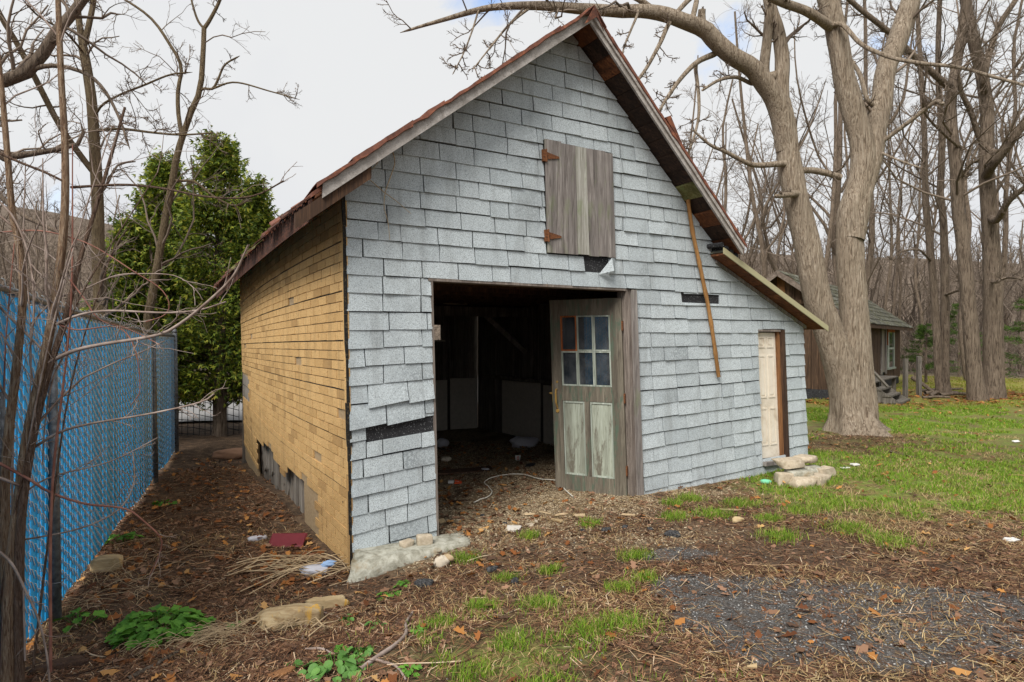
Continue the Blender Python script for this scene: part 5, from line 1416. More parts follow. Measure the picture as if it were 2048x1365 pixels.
# ------------------------------------------------------------------ the blue fence
FA = np.array([-2.84, 3.76]); FD = np.array([-.394, .919])
def ftop(s):   # height of the rail above the eye
    return float(np.interp(s, [-.8, 0, 4.3, 7.0], [.27, .22, .09, .085]))
def FP(s, z, n=0.0):
    p = FA + FD * s + np.array([.919, .394]) * n
    return np.array([p[0], p[1], z])
fence = thing('fence', 'chain-link fence filled with bright blue slats along the left side', 'fence', (*FA, H(*FA)))
S_END = 6.87
mb = MB(); mb.tube([FP(s, CAM_Z + ftop(s)) for s in np.linspace(-1.9, S_END, 14)], [.021] * 14, 10); mb.build('top_rail', M['steel'], fence, smooth=True)
for s, r in ((0.0, .03), (4.42, .03), (S_END, .036)):
    g = H(*FP(s, 0)[:2]); off = .045
    mb = MB(); lz = .02
    mb.tube([FP(s, g - .2, off), FP(s - .01, CAM_Z + ftop(s) + (.0 if s < 6 else .05), off - .03)], [r, r], 14); post = mb.build('post', M['steel'], fence, smooth=True)
    if s > 6:
        mb = MB(); t_ = FP(s, CAM_Z + ftop(s), off - .03); mb.tube([t_ + Z3 * .05, t_ + Z3 * .07, t_ + Z3 * .1, t_ + Z3 * .125], [.042, .042, .03, .008], 10); mb.build('cap', M['steel'], post, smooth=True)
    for hz in (.25, .9, 1.35):
        mb = MB(); mb.tube([FP(s - r * 1.3, g + hz, off - .02), FP(s - r, g + hz, off + r + .003), FP(s + r, g + hz, off + r + .003), FP(s + r * 1.5, g + hz, off - .02)], [.004] * 4, 4); mb.build('tie', M['steel'], post)
g = H(-2.5, 3.0)
mb = MB(); mb.tube([np.array([-2.515, 3.03, g - .3]), np.array([-2.535, 3.03, 1.35])], [.028, .028], 12); o = mb.build('gate_post', M['steel'], smooth=True); tag(o, 'grey steel post cut off by the left edge in front of the fence', 'post')
rf = random.Random(9)
s = -1.9; PITCH = .0645
ks = 0
wires = []; wr = []
while s < S_END - .05:
    g = H(*FP(s, 0)[:2]) + .05 + rf.uniform(-.012, .012); tz = CAM_Z + ftop(s) - .03 + rf.uniform(-.012, .006)
    mb = MB(); w = .054; b0 = rf.uniform(-.003, .003); tw = rf.uniform(-.006, .006)
    wv = .012 * math.sin(s * 2.1)
    q = []
    for n_ in (.004, -.004):
        q += [FP(s - w / 2, g, n_ + b0 + wv), FP(s + w / 2, g, n_ + b0 + wv + tw), FP(s + w / 2, tz, n_ + b0 + tw), FP(s - w / 2, tz, n_ + b0)]
    mb.hexa(q); mb.build('slat', M['slat'], fence)
    rows_ = int((tz - g) / .076)
    for r in range(rows_ + 1):
        z = tz - r * .076 + (.0 if ks % 2 else .038) + rf.uniform(-.003, .003)
        if z < g - .03: continue
        wvz = wv * (tz - z) / (tz - g)
        wires.append([FP(s - PITCH * .5, z + .036, .0 + wvz), FP(s - PITCH * .40, z + .030, .010 + wvz), FP(s + PITCH * .25, z - .034, .011 + wvz), FP(s + PITCH * .5, z - .036, .0 + wvz)])
    ks += 1; s += PITCH
v, q = tubes(np.array(wires), np.full((len(wires), 4), .0036), 3)
arr_obj('wire_netting', v, [q], M['wire'], fence, kind='stuff')

# low wire fence by the evergreens
lf = MB(); g0 = gp(352, 872); g1 = gp(478, 868); fl = []
for hz in np.linspace(.05, .85, 7):
    a, b = g0 + Z3 * hz, g1 + Z3 * (hz - .25); m_ = (a + b) / 2 + Z3 * .03
    fl.append([a, (a + m_) / 2 + Z3 * .02, m_, b])
for t_ in np.linspace(0, 1, 12):
    b = g0 + (g1 - g0) * t_; fl.append([b, b + Z3 * .3, b + Z3 * .55, b + Z3 * (.85 - .25 * t_)])
v, q = tubes(np.array(fl), np.full((len(fl), 4), .006), 4)
o = arr_obj('wire_fence', v, [q], M['black']); tag(o, 'sagging low wire fence in front of the road under the evergreens', 'wire fence')

# ------------------------------------------------------------------ bare shrub in front of the fence, and its canes
b = px(14, 1372, 2.95); b[2] = H(b[0], b[1]) - .05
sh = thing('shrub', 'bare many-stemmed shrub growing against the near end of the blue fence', 'shrub', b)
def cane(name, pts, r0, r1, mat, parent, n=8, seed=1, K=None):
    K = K or max(8, len(pts) * 4); p = resample(pts, K); v, q = limb_mesh(p, np.linspace(r0, r1, K), n, .10, seed); return arr_obj(name, v, [q], M[mat], parent, smooth=True)
stems = [([b] + PZ((2.95, 3.05), (22, 1150), (38, 1000), (55, 870), (88, 720), (110, 600), (128, 450), (130, 300), (122, 150), (116, 0), (112, -90)), .028, .011, 'bark_sapling'),
         ([b + np.array([-.02, .05, 0])] + PZ((3.0, 3.0), (10, 1050), (14, 900), (30, 760), (46, 600), (40, 500), (25, 430), (14, 300), (4, 180), (-10, 60)), .026, .010, 'bark_sapling'),
         ([b + np.array([.03, .03, 0])] + PZ((2.95, 3.1), (40, 1080), (62, 900), (96, 750), (130, 640), (160, 520), (190, 420), (220, 320), (250, 215)), .025, .006, 'bark_red')]
P_, R2_ = [], []
for i, (p, r0, r1, m_) in enumerate(stems):
    cane('stem', p, r0, r1, m_, sh, 12, i + 3, 40); P_.append(resample(p, 12)); R2_.append(np.linspace(r0, r1, 12))
rv_ = random.Random(55)
for i in range(7):
    x0 = rv_.uniform(-10, 110); y0 = rv_.uniform(1180, 1370); x1 = rv_.uniform(-20, 330); y1 = rv_.uniform(120, 560); zz = rv_.uniform(2.9, 3.15)
    p = PZ((2.95, zz), (x0, y0), (x0 + (x1 - x0) * .18 + rv_.uniform(-12, 12), y0 + (y1 - y0) * .35), (x0 + (x1 - x0) * .5 + rv_.uniform(-20, 20), y0 + (y1 - y0) * .68), (x1, y1))
    r_ = rv_.uniform(.004, .008); cane('stem', p, r_, .0025, rv_.choice(['bark_red', 'cane_grey', 'cane']), sh, 7, i + 70, 24); P_.append(resample(p, 12)); R2_.append(np.linspace(r_, .0025, 12))
brs = [(PZ((3.0, 3.0), (60, 900), (120, 865), (180, 848), (300, 828), (400, 805), (428, 788)), .007, .004, 'cane_grey'),
       (PZ((3.0, 2.8), (80, 735), (140, 705), (200, 690), (310, 672), (360, 648), (420, 600), (465, 555), (488, 510), (497, 490)), .010, .005, 'cane_grey'),
       (PZ((3.05, 2.9), (142, 375), (250, 370), (330, 378), (400, 392), (470, 397), (520, 388), (567, 362)), .007, .0035, 'bark_red'),
       (PZ((3.0, 2.9), (105, 652), (160, 630), (220, 622), (330, 626), (400, 620), (452, 604)), .007, .0035, 'cane_grey'),
       (PZ((3.0, 3.2), (35, 995), (100, 955), (200, 930), (255, 908), (315, 876)), .005, .003, 'cane_grey'),
       (PZ((3.0, 3.3), (15, 1085), (130, 1065), (200, 1042), (245, 1012), (268, 965), (266, 905)), .005, .003, 'cane_grey'),
       (PZ((2.9, 3.3), (-5, 925), (60, 960), (100, 985), (170, 1008), (250, 1018), (290, 1045), (322, 1078), (318, 1110), (300, 1150)), .0075, .003, 'cane'),
       (PZ((3.0, 3.1), (-5, 465), (80, 462), (150, 478), (200, 500), (270, 545), (318, 575), (338, 605), (330, 630), (290, 645)), .004, .0025, 'cane'),
       (PZ((3.0, 3.1), (60, 650), (110, 600), (170, 578), (230, 552), (285, 548), (350, 552), (390, 578), (405, 600)), .004, .002, 'cane_grey'),
       (PZ((3.0, 3.0), (-5, 610), (40, 655), (75, 690), (100, 715)), .006, .005, 'cane_grey'),
       (PZ((2.95, 3.0), (-5, 305), (40, 325), (90, 345), (125, 362)), .007, .006, 'bark_red'),
       (PZ((2.95, 3.0), (-5, 400), (30, 440), (60, 520), (68, 620), (60, 720), (75, 800)), .005, .004, 'cane_grey'),
       (PZ((3.0, 3.0), (100, 640), (150, 660), (235, 655), (270, 700), (280, 780), (262, 810)), .004, .002, 'cane'),
       (PZ((3.0, 3.0), (140, 560), (170, 600), (200, 640), (260, 660), (320, 690)), .004, .002, 'cane'),
       (PZ((2.85, 2.9), (-5, 1100), (25, 1130), (50, 1180), (75, 1235), (92, 1300), (100, 1372)), .006, .004, 'cane_grey'),
       (PZ((3.0, 3.1), (98, 570), (120, 640), (135, 690), (105, 760), (90, 850), (85, 930)), .005, .003, 'cane_grey')]
for i, (p, r0, r1, m_) in enumerate(brs):
    cane('branch', p, r0, r1, m_, sh, 6, i + 30); P_.append(resample(p, 12)); R2_.append(np.linspace(r0, r1, 12))
R_ = np.random.default_rng(91)
P1, R1 = grow(R_, np.stack(P_), np.stack(R2_), 6, .12, .34, .7, 6, up=.1, tmin=.3, rmin=.0022, jit=.16, rfac=.4); 
P2, R2 = grow(R_, P1, R1, 2, .2, .6, .7, 4, up=.1, tmin=.2, rmin=.0016, jit=.2)
v, q = join([tubes(P1, R1, 4), tubes(P2, R2, 3)]); arr_obj('twigs', v, [q], M['cane_grey'], sh, kind='stuff')
# ------------------------------------------------------------------ ground cover: strewn, too many to count
R_ = np.random.default_rng(404)
def inside(x, y):
    u, v = uv_of(x, y); return (u > .02) & (u < 5.6) & (v > -.02) & (v < 5.8)
def wallzone(x, y):
    u, v = uv_of(x, y)
    return ((v > -.03) & (v < .03) & (((u > -.02) & (u < .74)) | ((u > 2.85) & (u < 5.65)))) | ((u > -.05) & (u < .05) & (v > 0) & (v < 5.8))
def scatter(n, x0, x1, y0, y1, dens, power=1.0):
    """n tries, thicker towards the camera, kept by dens(x, y)"""
    t_ = R_.random(n) ** power; y = y0 + (y1 - y0) * t_; x = R_.uniform(x0, x1, n)
    k_ = (R_.random(n) < dens(x, y)) & ~wallzone(x, y) & (np.abs(x / y) < 1.3)
    x, y = x[k_], y[k_]; return x, y, HM(x, y)
def blades(name, x, y, z, hmin, hmax, w, mat, lean_=.35, kind='stuff', two=True):
    n = len(x); h = R_.uniform(hmin, hmax, n); a = R_.uniform(0, 2 * math.pi, n)
    w = w * R_.uniform(.7, 1.3, n) * np.maximum(1, np.sqrt(y / 5.0))
    side = np.stack([np.cos(a), np.sin(a), 0 * a], 1); a2 = R_.uniform(0, 2 * math.pi, n); L = np.abs(R_.normal(lean_, .3, n))
    ln = np.stack([np.cos(a2) * L, np.sin(a2) * L, 0 * a], 1)
    b = np.stack([x, y, z - .004], 1); up_ = np.array([0, 0, 1.0])
    m_ = b + up_ * (h * .55)[:, None] + ln * (h * .35)[:, None]
    t_ = b + up_ * (h * (1 - .25 * np.minimum(L, 1.4)))[:, None] + ln * h[:, None]
    V = np.stack([b - side * w[:, None], b + side * w[:, None], m_ + side * (w * .7)[:, None], m_ - side * (w * .7)[:, None], t_], 1).reshape(-1, 3)
    i = np.arange(n)[:, None] * 5
    q = i + np.array([[0, 1, 2, 3]]); t3 = i + np.array([[3, 2, 4]])
    return arr_obj(name, V, [q, t3], M[mat], kind=kind, base=(0, 0, 0))
def flakes(name, x, y, z, lmin, lmax, ratio, mat, tilt=.25, curl=.25, lift=.004, kind='stuff', shape='leaf'):
    n = len(x); L = R_.uniform(lmin, lmax, n); a = R_.uniform(0, 2 * math.pi, n)
    d = np.stack([np.cos(a), np.sin(a), R_.normal(0, tilt, n)], 1); d /= np.linalg.norm(d, axis=1, keepdims=True)
    s_ = np.stack([-np.sin(a), np.cos(a), R_.normal(0, tilt, n)], 1); s_ /= np.linalg.norm(s_, axis=1, keepdims=True)
    nn = np.cross(d, s_); c = np.stack([x, y, z + lift + np.abs(R_.normal(0, lift, n))], 1); L = L[:, None]
    if shape == 'leaf':
        cu = R_.uniform(-curl, curl, (n, 1))
        tp = [(-.5, 0, 0), (-.28, .32, .6), (-.05, .22, .35), (.12, .42, .9), (.25, .18, .3), (.5, .04, .5), (.25, -.2, .3), (.1, -.42, .9), (-.06, -.2, .3), (-.3, -.32, .6)]
        V = np.stack([c + d * L * p + s_ * L * q * ratio * 2 + nn * L * cu * r for p, q, r in tp], 1).reshape(-1, 3)
        return arr_obj(name, V, [np.arange(len(V)).reshape(-1, 10)], M[mat], kind=kind, base=(0, 0, 0))
    V = np.stack([c - d * L * .5 - s_ * L * ratio, c - d * L * .5 + s_ * L * ratio, c + d * L * .5 + s_ * L * ratio * .6, c + d * L * .5 - s_ * L * ratio * .6], 1).reshape(-1, 3)
    return arr_obj(name, V, [np.arange(len(V)).reshape(-1, 4)], M[mat], kind=kind, base=(0, 0, 0))
def nz(x, y, s_, sd): return fbm(x * s_, y * s_, sd)

far_in = lambda x, y: 1 - inside(x, y)
# green lawn
x, y, z = scatter(330000, 1.6, 13, 4.6, 13.5, lambda x, y: sst(.25, .7, lawn_m(x, y) * (.20 + 1.1 * sst(.38, .6, nz(x, y, 1.7, 83))) * (.35 + .75 * sst(.36, .52, nz(x, y, 5.0, 183)))) * far_in(x, y), 1.3)
blades('lawn_grass', x, y, z, .02, .065, .0032, 'grass', .5)
x, y, z = scatter(90000, 3, 26, 13, 27, lambda x, y: sst(.3, .7, nz(x, y, .8, 84)) * .9 * (wood_m(x, y) < .4) * (1 - .8 * np.exp(-((y - 15.0) / 1.0) ** 2) * (x > 8)))
blades('far_lawn_grass', x, y, z, .03, .07, .005, 'far_grass', .5)
# green patches near the camera, and clumps
x, y, z = scatter(60000, -1.2, 1.3, 2.6, 4.4, lambda x, y: np.exp(-(((x + .02) / .5) ** 2 + ((y - 3.15) / .42) ** 2)) * sst(.42, .6, nz(x, y, 4.5, 85)))
blades('grass_patch', x, y, z, .02, .07, .0022, 'grass', .55)
cl = [(1250, 1250, .13), (1600, 1025, .12), (1655, 1015, .16), (1180, 1050, .07), (1270, 1115, .09), (1080, 1210, .1), (1175, 1265, .1), (1010, 1160, .06), (930, 1120, .08), (1290, 1160, .07), (1380, 1000, .10), (1345, 1010, .07), (1060, 1075, .06), (1540, 1040, .09), (1100, 1145, .06), (1480, 1010, .12), (1430, 1030, .14), (1350, 1035, .10), (1700, 1060, .16), (1780, 1085, .14), (1560, 1075, .12), (1240, 1180, .08), (960, 1215, .08), (880, 1250, .08), (1590, 965, .12), (1650, 965, .14)]
xs, ys = [], []
for (a, b_, r) in cl:
    c = gp(a, b_); n = int(520 * r / .1); xs.append(c[0] + R_.normal(0, r * .7, n)); ys.append(c[1] + R_.normal(0, r * .6, n))
x = np.concatenate(xs); y = np.concatenate(ys); k_ = ~inside(x, y) & ~wallzone(x, y); x, y = x[k_], y[k_]
blades('grass_clumps', x, y, HM(x, y), .02, .085, .0022, 'grass', .6)
# dry grass: along the lawn edge, over the dirt
def dry(x, y):
    edge = y - (6.1 - .8 * (x - 2.4))
    return np.clip(np.exp(-((edge + .55) / .5) ** 2) * (x > 1.6) * sst(.35, .6, nz(x, y, 2.2, 86)) + .55 * lawn_m(x, y) * sst(.5, .68, nz(x, y, 2.6, 87)) + .35 * sst(.56, .72, nz(x, y, 2.4, 88)) * sst(6.5, 5.5, y), 0, 1) * far_in(x, y)
x, y, z = scatter(230000, -3.4, 9, 2.5, 10, dry, 1.4)
blades('dry_grass', x, y, z, .02, .07, .0022, 'straw', 1.3)
# needles, stalks and bits lying everywhere on the dirt
def bare(x, y): return np.clip((1 - .85 * lawn_m(x, y)) * (.30 + .70 * sst(.33, .58, nz(x, y, 2.0, 89))) * (1 - .88 * asphalt_m(x, y)) * (1 - .5 * gravel_m(x, y)), 0, 1) * np.where(inside(x, y), .35, 1)
x, y, z = scatter(380000, -4.6, 6.8, 2.4, 9.5, bare, 1.6)
flakes('dead_needles', x, y, z, .03, .12, .024, 'needle', tilt=.16, lift=.004, shape='bar')
x, y, z = scatter(120000, -.9, 7.2, 2.4, 7.5, lambda x, y: bare(x, y) * sst(-.9, .6, x) * (.25 + .75 * sst(.4, .6, nz(x, y, 1.3, 190))) * .6, 1.5)
flakes('straw_bits', x, y, z, .03, .11, .024, 'straw', tilt=.16, lift=.006, shape='bar')
x, y, z = scatter(44000, -4.8, 6.5, 2.4, 10, lambda x, y: bare(x, y) * .9, 1.5)
flakes('leaf_bits', x, y, z, .012, .04, .45, 'leaf_dull', tilt=.3, lift=.004, shape='bar')
# fallen leaves: along the wall, in the doorway, by the fence
def leaves(x, y):
    u, v = uv_of(x, y)
    m_ = .10 + .8 * np.exp(-((u + .35) / .35) ** 2) * (v > -.3) * (v < 5.8) * sst(4.5, 1.0, v) + .9 * np.exp(-(((u - .95) / .28) ** 2 + ((v + .05) / .6) ** 2)) + .25 * (x < -1.6) + .4 * np.exp(-(((u - 4.7) / .5) ** 2 + ((v + .35) / .22) ** 2)) + .3 * (u > .1) * (u < 4) * (v > 0) * (v < 5)
    return np.clip(m_ * sst(.34, .6, nz(x, y, 2.5, 90) + .08), 0, 1) * (1 - .8 * lawn_m(x, y))
x, y, z = scatter(26000, -5.5, 5, 2.5, 10, leaves, 1.3)
k_ = R_.random(len(x)) < .5
flakes('fallen_leaves', x[k_], y[k_], z[k_], .035, .095, .40, 'leaf', tilt=.3, curl=.45, lift=.009)
flakes('dull_leaves', x[~k_], y[~k_], z[~k_], .03, .09, .40, 'leaf_dull', tilt=.25, curl=.4, lift=.007)
x, y, z = scatter(16000, 7, 17, 12.2, 18, lambda x, y: np.exp(-((y - (14.6 + .05 * x)) / .9) ** 2) * sst(.3, .55, nz(x, y, 1.2, 92)) + .06)
flakes('far_leaves', x, y, z, .06, .13, .42, 'leaf', tilt=.2, curl=.3, lift=.01)
x, y, z = scatter(1600, 2, 12, 5, 13, lambda x, y: .6 * lawn_m(x, y))
flakes('lawn_leaves', x, y, z, .03, .08, .4, 'leaf', tilt=.3, curl=.4, lift=.02)
# gravel and grit
def chips(name, x, y, z, smin, smax, mat):
    n = len(x); s_ = R_.uniform(smin, smax, n)[:, None]; c = np.stack([x, y, z + s_[:, 0] * .25], 1)
    tp = np.array([(1, 0, 0), (-.5, .85, 0), (-.5, -.85, 0), (0.1, 0, .7), (0, .1, -.6)])
    a = R_.uniform(0, 6.28, n); ca, sa = np.cos(a)[:, None], np.sin(a)[:, None]
    t_ = tp[None] * (1 + R_.normal(0, .25, (n, 5, 3)))
    V = np.stack([c[:, :1] + s_ * (t_[:, :, 0] * ca - t_[:, :, 1] * sa), c[:, 1:2] + s_ * (t_[:, :, 0] * sa + t_[:, :, 1] * ca), c[:, 2:] + s_ * t_[:, :, 2]], -1).reshape(-1, 3)
    f = np.array([(0, 1, 3), (1, 2, 3), (2, 0, 3)]); q = (np.arange(n)[:, None, None] * 5 + f[None]).reshape(-1, 3)
    return arr_obj(name, V, [q], M[mat], kind='stuff', base=(0, 0, 0))
x, y, z = scatter(90000, -1.6, 3.4, 4.3, 10.2, lambda x, y: gravel_m(x, y) * sst(.2, .5, nz(x, y, 3, 93)), 1.2); chips('gravel', x, y, z, .004, .013, 'pebble')
x, y, z = scatter(60000, .3, 5.5, 2.5, 5.4, lambda x, y: asphalt_m(x, y) * .8 + .02); chips('grit', x, y, z, .003, .008, 'grit')
x, y, z = scatter(2500, -4, 6, 2.5, 8, lambda x, y: .5 + 0 * x); chips('pale_specks', x, y, z, .003, .010, 'grit')
# short sticks
x, y, z = scatter(900, -4.5, 6, 2.5, 9, lambda x, y: bare(x, y), 1.3)
n = len(x); a = R_.uniform(0, 6.28, n); L = R_.uniform(.08, .4, n); d = np.stack([np.cos(a), np.sin(a), R_.normal(0, .05, n)], 1) * L[:, None]; c = np.stack([x, y, z + .008], 1)
P = np.stack([c - d * .5, c - d * .15 + R_.normal(0, .012, (n, 3)), c + d * .2 + R_.normal(0, .012, (n, 3)), c + d * .5], 1); P[:, :, 2] = np.maximum(P[:, :, 2], HM(P[:, :, 0], P[:, :, 1]) + .004)
v, q = tubes(P, (R_.uniform(.002, .0055, n)[:, None] * np.linspace(1, .6, 4)), 4); arr_obj('sticks', v, [q], M['needle'], kind='stuff', base=(0, 0, 0))
# pale dead stalks heaped at the corner and round the rotten log
def stalks(centres, n, lmin, lmax, heading, spread, rad):
    out = []
    for (cx, cy, sx, sy) in centres:
        for _ in range(n):
            xx, yy = cx + R_.normal(0, sx), cy + R_.normal(0, sy); aa = R_.normal(heading, spread); L = R_.uniform(lmin, lmax)
            h0 = R_.uniform(.0, .06); pts = []
            for t_ in np.linspace(-.5, .5, 5):
                X_, Y_ = xx + math.cos(aa + t_ * R_.normal(0, .5)) * L * t_, yy + math.sin(aa) * L * t_
                pts.append((X_, Y_, H(X_, Y_) + .012 + h0 * (1 - (2 * t_) ** 2) + R_.uniform(0, .02)))
            out.append(pts)
    v, q = tubes(np.array(out), R_.uniform(*rad, len(out))[:, None] * np.linspace(1, .7, 5), 4)
    arr_obj('dead_stalks', v, [q], M['splint'], kind='stuff', base=(0, 0, 0))
c1 = gp(600, 1140); c2 = gp(560, 1260); c3 = gp(200, 1180)
stalks([(c1[0], c1[1], .25, .14)], 46, .2, .8, .35, .5, (.0025, .006))
stalks([(c2[0], c2[1], .16, .07)], 26, .1, .35, 1.2, .6, (.0025, .006))
stalks([(c2[0] - .35, c2[1] - .25, .16, .1)], 120, .1, .3, .7, .4, (.0012, .002))
stalks([(c3[0], c3[1], .3, .5)], 90, .1, .4, .9, .7, (.001, .0025))

# ------------------------------------------------------------------ weeds with leaves one can count
def leafmesh(name, outline, fold, mat):
    me = bpy.data.meshes.new(name); v = [(0, 0, 0)] + [(x_, y_, fold * abs(x_) - .25 * y_ * y_) for x_, y_ in outline]
    me.from_pydata(v, [], [(0, i, i + 1) for i in range(1, len(outline))] + [(0, len(outline), 1)]); me.materials.append(M[mat]); me.update(); return me
jag = []
for i in range(19):
    t_ = i / 18 * 2 * math.pi; r = (.55 + .35 * abs(math.sin(2.5 * t_))) * (1 - .18 * (i % 2)); jag.append((math.sin(t_) * r * .75, .62 - math.cos(t_) * r * .72))
LM_J = leafmesh('jagged_leaf', jag, .25, 'weed')
LM_R = leafmesh('round_leaf', [(math.sin(t_) * .5 * (1 - .06 * (i % 2)), .5 - math.cos(t_) * .5 + (.12 if i in (0, 16) else 0)) for i, t_ in enumerate(np.linspace(0, 2 * math.pi, 17))], .18, 'weed_round')
from mathutils import Matrix
def plant(name, label, c, n, rad, hgt, size, lm, seed, group=None):
    R2 = np.random.default_rng(seed); o = thing(name, label, 'weed', c, group); st = []
    for i in range(n):
        a = R2.uniform(0, 6.28); r = rad * math.sqrt(R2.random()); h = hgt * (1 - .65 * (r / rad) ** 2) * R2.uniform(.6, 1.1)
        p = np.array([math.cos(a) * r, math.sin(a) * r, 0]); p[2] = H(c[0] + p[0], c[1] + p[1]) - c[2] + h
        l = bpy.data.objects.new('leaf', lm); COL.objects.link(l); l.parent = o
        s_ = size * R2.uniform(.65, 1.2); tilt = R2.uniform(-.9, .05) if lm is LM_R else R2.uniform(-.6, .5)
        l.matrix_local = Matrix.Translation(p) @ Matrix.Rotation(a - math.pi / 2 + R2.normal(0, .5), 4, 'Z') @ Matrix.Rotation(tilt * .6, 4, 'X') @ Matrix.Rotation(R2.normal(0, .25), 4, 'Y') @ Matrix.Diagonal((s_, s_, s_, 1))
        p0 = np.array([p[0] * .3, p[1] * .3, -.02]); st.append([c + p0, c + (p0 + p) / 2 + np.array([0, 0, h * .15]), c + p])
    v, q = tubes(np.array(st), np.full((n, 3), .0022), 3); arr_obj('stems', v, [q], M['weed'], o)
plant('leafy_weed', 'bushy bright green weed with jagged leaves by the fence foot', gp(325, 1268), 150, .24, .13, .058, LM_J, 71)
plant('leafy_weed', 'small jagged green weed at the foot of the nearest fence post', gp(160, 1252), 16, .12, .07, .06, LM_J, 72)
plant('leafy_weed', 'small green weed sprouting beside the pale firewood piece', gp(245, 1085), 14, .12, .08, .06, LM_J, 73)
plant('leafy_weed', 'tiny bright weed beneath the second fence post', gp(328, 1010), 10, .10, .05, .05, LM_J, 74)
plant('round_leaf_weed', 'round-leaved green weed patch, the largest, at the bottom edge', gp(672, 1338), 42, .15, .06, .055, LM_R, 75)
plant('round_leaf_weed', 'round-leaved weed touching the mossy fallen branch', gp(722, 1312), 20, .08, .05, .045, LM_R, 76)
plant('round_leaf_weed', 'four-leaf sprig of round-leaved weed left of the largest patch', gp(578, 1338), 5, .045, .03, .05, LM_R, 77)
plant('round_leaf_weed', 'round-leaved sprig just right of the rotten log', gp(697, 1248), 8, .05, .05, .042, LM_R, 78)
plant('round_leaf_weed', 'sprig of three round leaves left of the rotten log', gp(458, 1256), 5, .06, .03, .042, LM_R, 79)
plant('round_leaf_weed', 'small round-leaved sprig between the log and the mossy branch', gp(748, 1253), 8, .06, .04, .035, LM_R, 80)
for i, (a, b_, lab) in enumerate([(790, 1190, 'tiny yellow-green seedling before the foundation stone'), (805, 1172, 'bright seedling nearest the foundation stone'), (690, 1300, 'bright seedling above the largest round-leaved patch'), (835, 1265, 'seedling beside the top of the mossy branch'), (700, 1340, 'seedling at the foot of the mossy branch'), (765, 1195, 'low seedling left in the row before the stone'), (820, 1345, 'low seedling at the bottom edge in the grass')]):
    plant('seedling', lab, gp(a, b_), 12, .045, .03, .028, LM_J, 300 + i, 'bright seedlings in the dirt')

# ------------------------------------------------------------------ stones, scraps and litter
def rock(name, label, cat, c, size, yaw, mat, seed, box=.45, rough=.16, parent=None, group=None, tilt=0.0, sink=.25):
    nu, nv = 30, 17; U = np.linspace(0, 2 * math.pi, nu, endpoint=False); Vv = np.linspace(-math.pi / 2, math.pi / 2, nv)
    UU, VV = np.meshgrid(U, Vv); sg = lambda t_, e: np.sign(t_) * np.abs(t_) ** e
    P = np.stack([sg(np.cos(VV), box) * sg(np.cos(UU), box), sg(np.cos(VV), box) * sg(np.sin(UU), box), sg(np.sin(VV), box)], -1)
    nn_ = fbm(P[..., 0] * 1.7 + P[..., 2] * 1.1 + seed * 3.1, P[..., 1] * 1.7 + P[..., 2] * .7, seed, 4) - .5
    P = P * (1 + rough * 2 * nn_[..., None]) * np.array(size) / 2
    if box < .6:
        rc = np.random.default_rng(seed + 900)
        for _ in range(9):
            nv_ = rc.normal(size=3); nv_ /= np.linalg.norm(nv_); sup = np.abs(nv_ * np.array(size) / 2).sum() * rc.uniform(.62, .86)
            ex_ = np.maximum((P * nv_).sum(-1) - sup, 0); P = P - ex_[..., None] * nv_
        P = P * (1 + .035 * (fbm(P[..., 0] * 38 + P[..., 2] * 23, P[..., 1] * 38 - P[..., 2] * 17, seed + 3, 3) - .5)[..., None] * 2)
    ct, st_ = math.cos(tilt), math.sin(tilt); P = np.stack([P[..., 0] * ct - P[..., 2] * st_, P[..., 1], P[..., 0] * st_ + P[..., 2] * ct], -1)
    cy, sy = math.cos(yaw), math.sin(yaw); P = np.stack([P[..., 0] * cy - P[..., 1] * sy, P[..., 0] * sy + P[..., 1] * cy, P[..., 2]], -1)
    P = P + np.array(c) + np.array([0, 0, size[2] * (.5 - sink)])
    idx = np.arange(nu * nv).reshape(nv, nu); q = np.stack([idx[:-1], np.roll(idx, -1, 1)[:-1], np.roll(idx, -1, 1)[1:], idx[1:]], -1).reshape(-1, 4)
    o = arr_obj(name, P.reshape(-1, 3), [q], M[mat], parent, smooth=box > .6 and rough < .4)
    if parent is None: tag(o, label, cat, group)
    return o
fy = math.atan2(EX[1], EX[0])
c = np.array([*(A0 + EX * .50 + NF * .13), -1.80 + CAM_Z]); 
rock('foundation_stone', 'long grey-green foundation stone jutting out under the left front corner', 'stone', c, (1.18, .34, .24), fy + .05, 'stone', 5, .24, .13, sink=.46)
for i, (u, n_, s_, lab) in enumerate([(.47, .12, (.11, .08, .075), 'left tan brick chunk resting on the foundation stone'), (.62, .13, (.13, .10, .10), 'right larger tan brick chunk resting on the foundation stone')]):
    rock('brick_chunk', lab, 'brick', np.array([*(A0 + EX * u + NF * n_), -1.70 + CAM_Z]), s_, fy + (.3, -.2)[i], 'pale_stone', 40 + i, .22, .08, group='brick chunks on the stone', sink=.0)
Zs = [(1580, 962, .36, .24, .085, .17, 'flat pale slab topmost of the stones by the side door'), (1612, 950, .24, .2, .08, .15, 'paving piece lying against the slab on the door pile'), (1598, 966, .30, .22, .07, .085, 'thin grey flagstone under the slab by the side door'), (1626, 956, .24, .2, .08, .06, 'grey stone in the middle of the side door pile'), (1650, 956, .32, .15, .10, .03, 'long pale stone at the right end of the door pile'), (1568, 968, .20, .18, .15, .0, 'brownish stone at the left foot of the door pile'), (1604, 973, .27, .17, .11, .0, 'pale block lowest in front of the door pile'), (1636, 966, .28, .18, .12, .0, 'blunt pale rock right of the lowest block')]
for i, (a, b_, sx, sy, sz, dz, lab) in enumerate(Zs):
    p = gp(a, b_); p[2] += dz; rock('stone', lab, 'stone', p, (sx, sy, sz), .35 + .4 * math.sin(i * 2.1), 'pale_stone' if i not in (2, 3) else 'stone', 60 + i, .16, .07, group='stones by the side door', sink=.12)
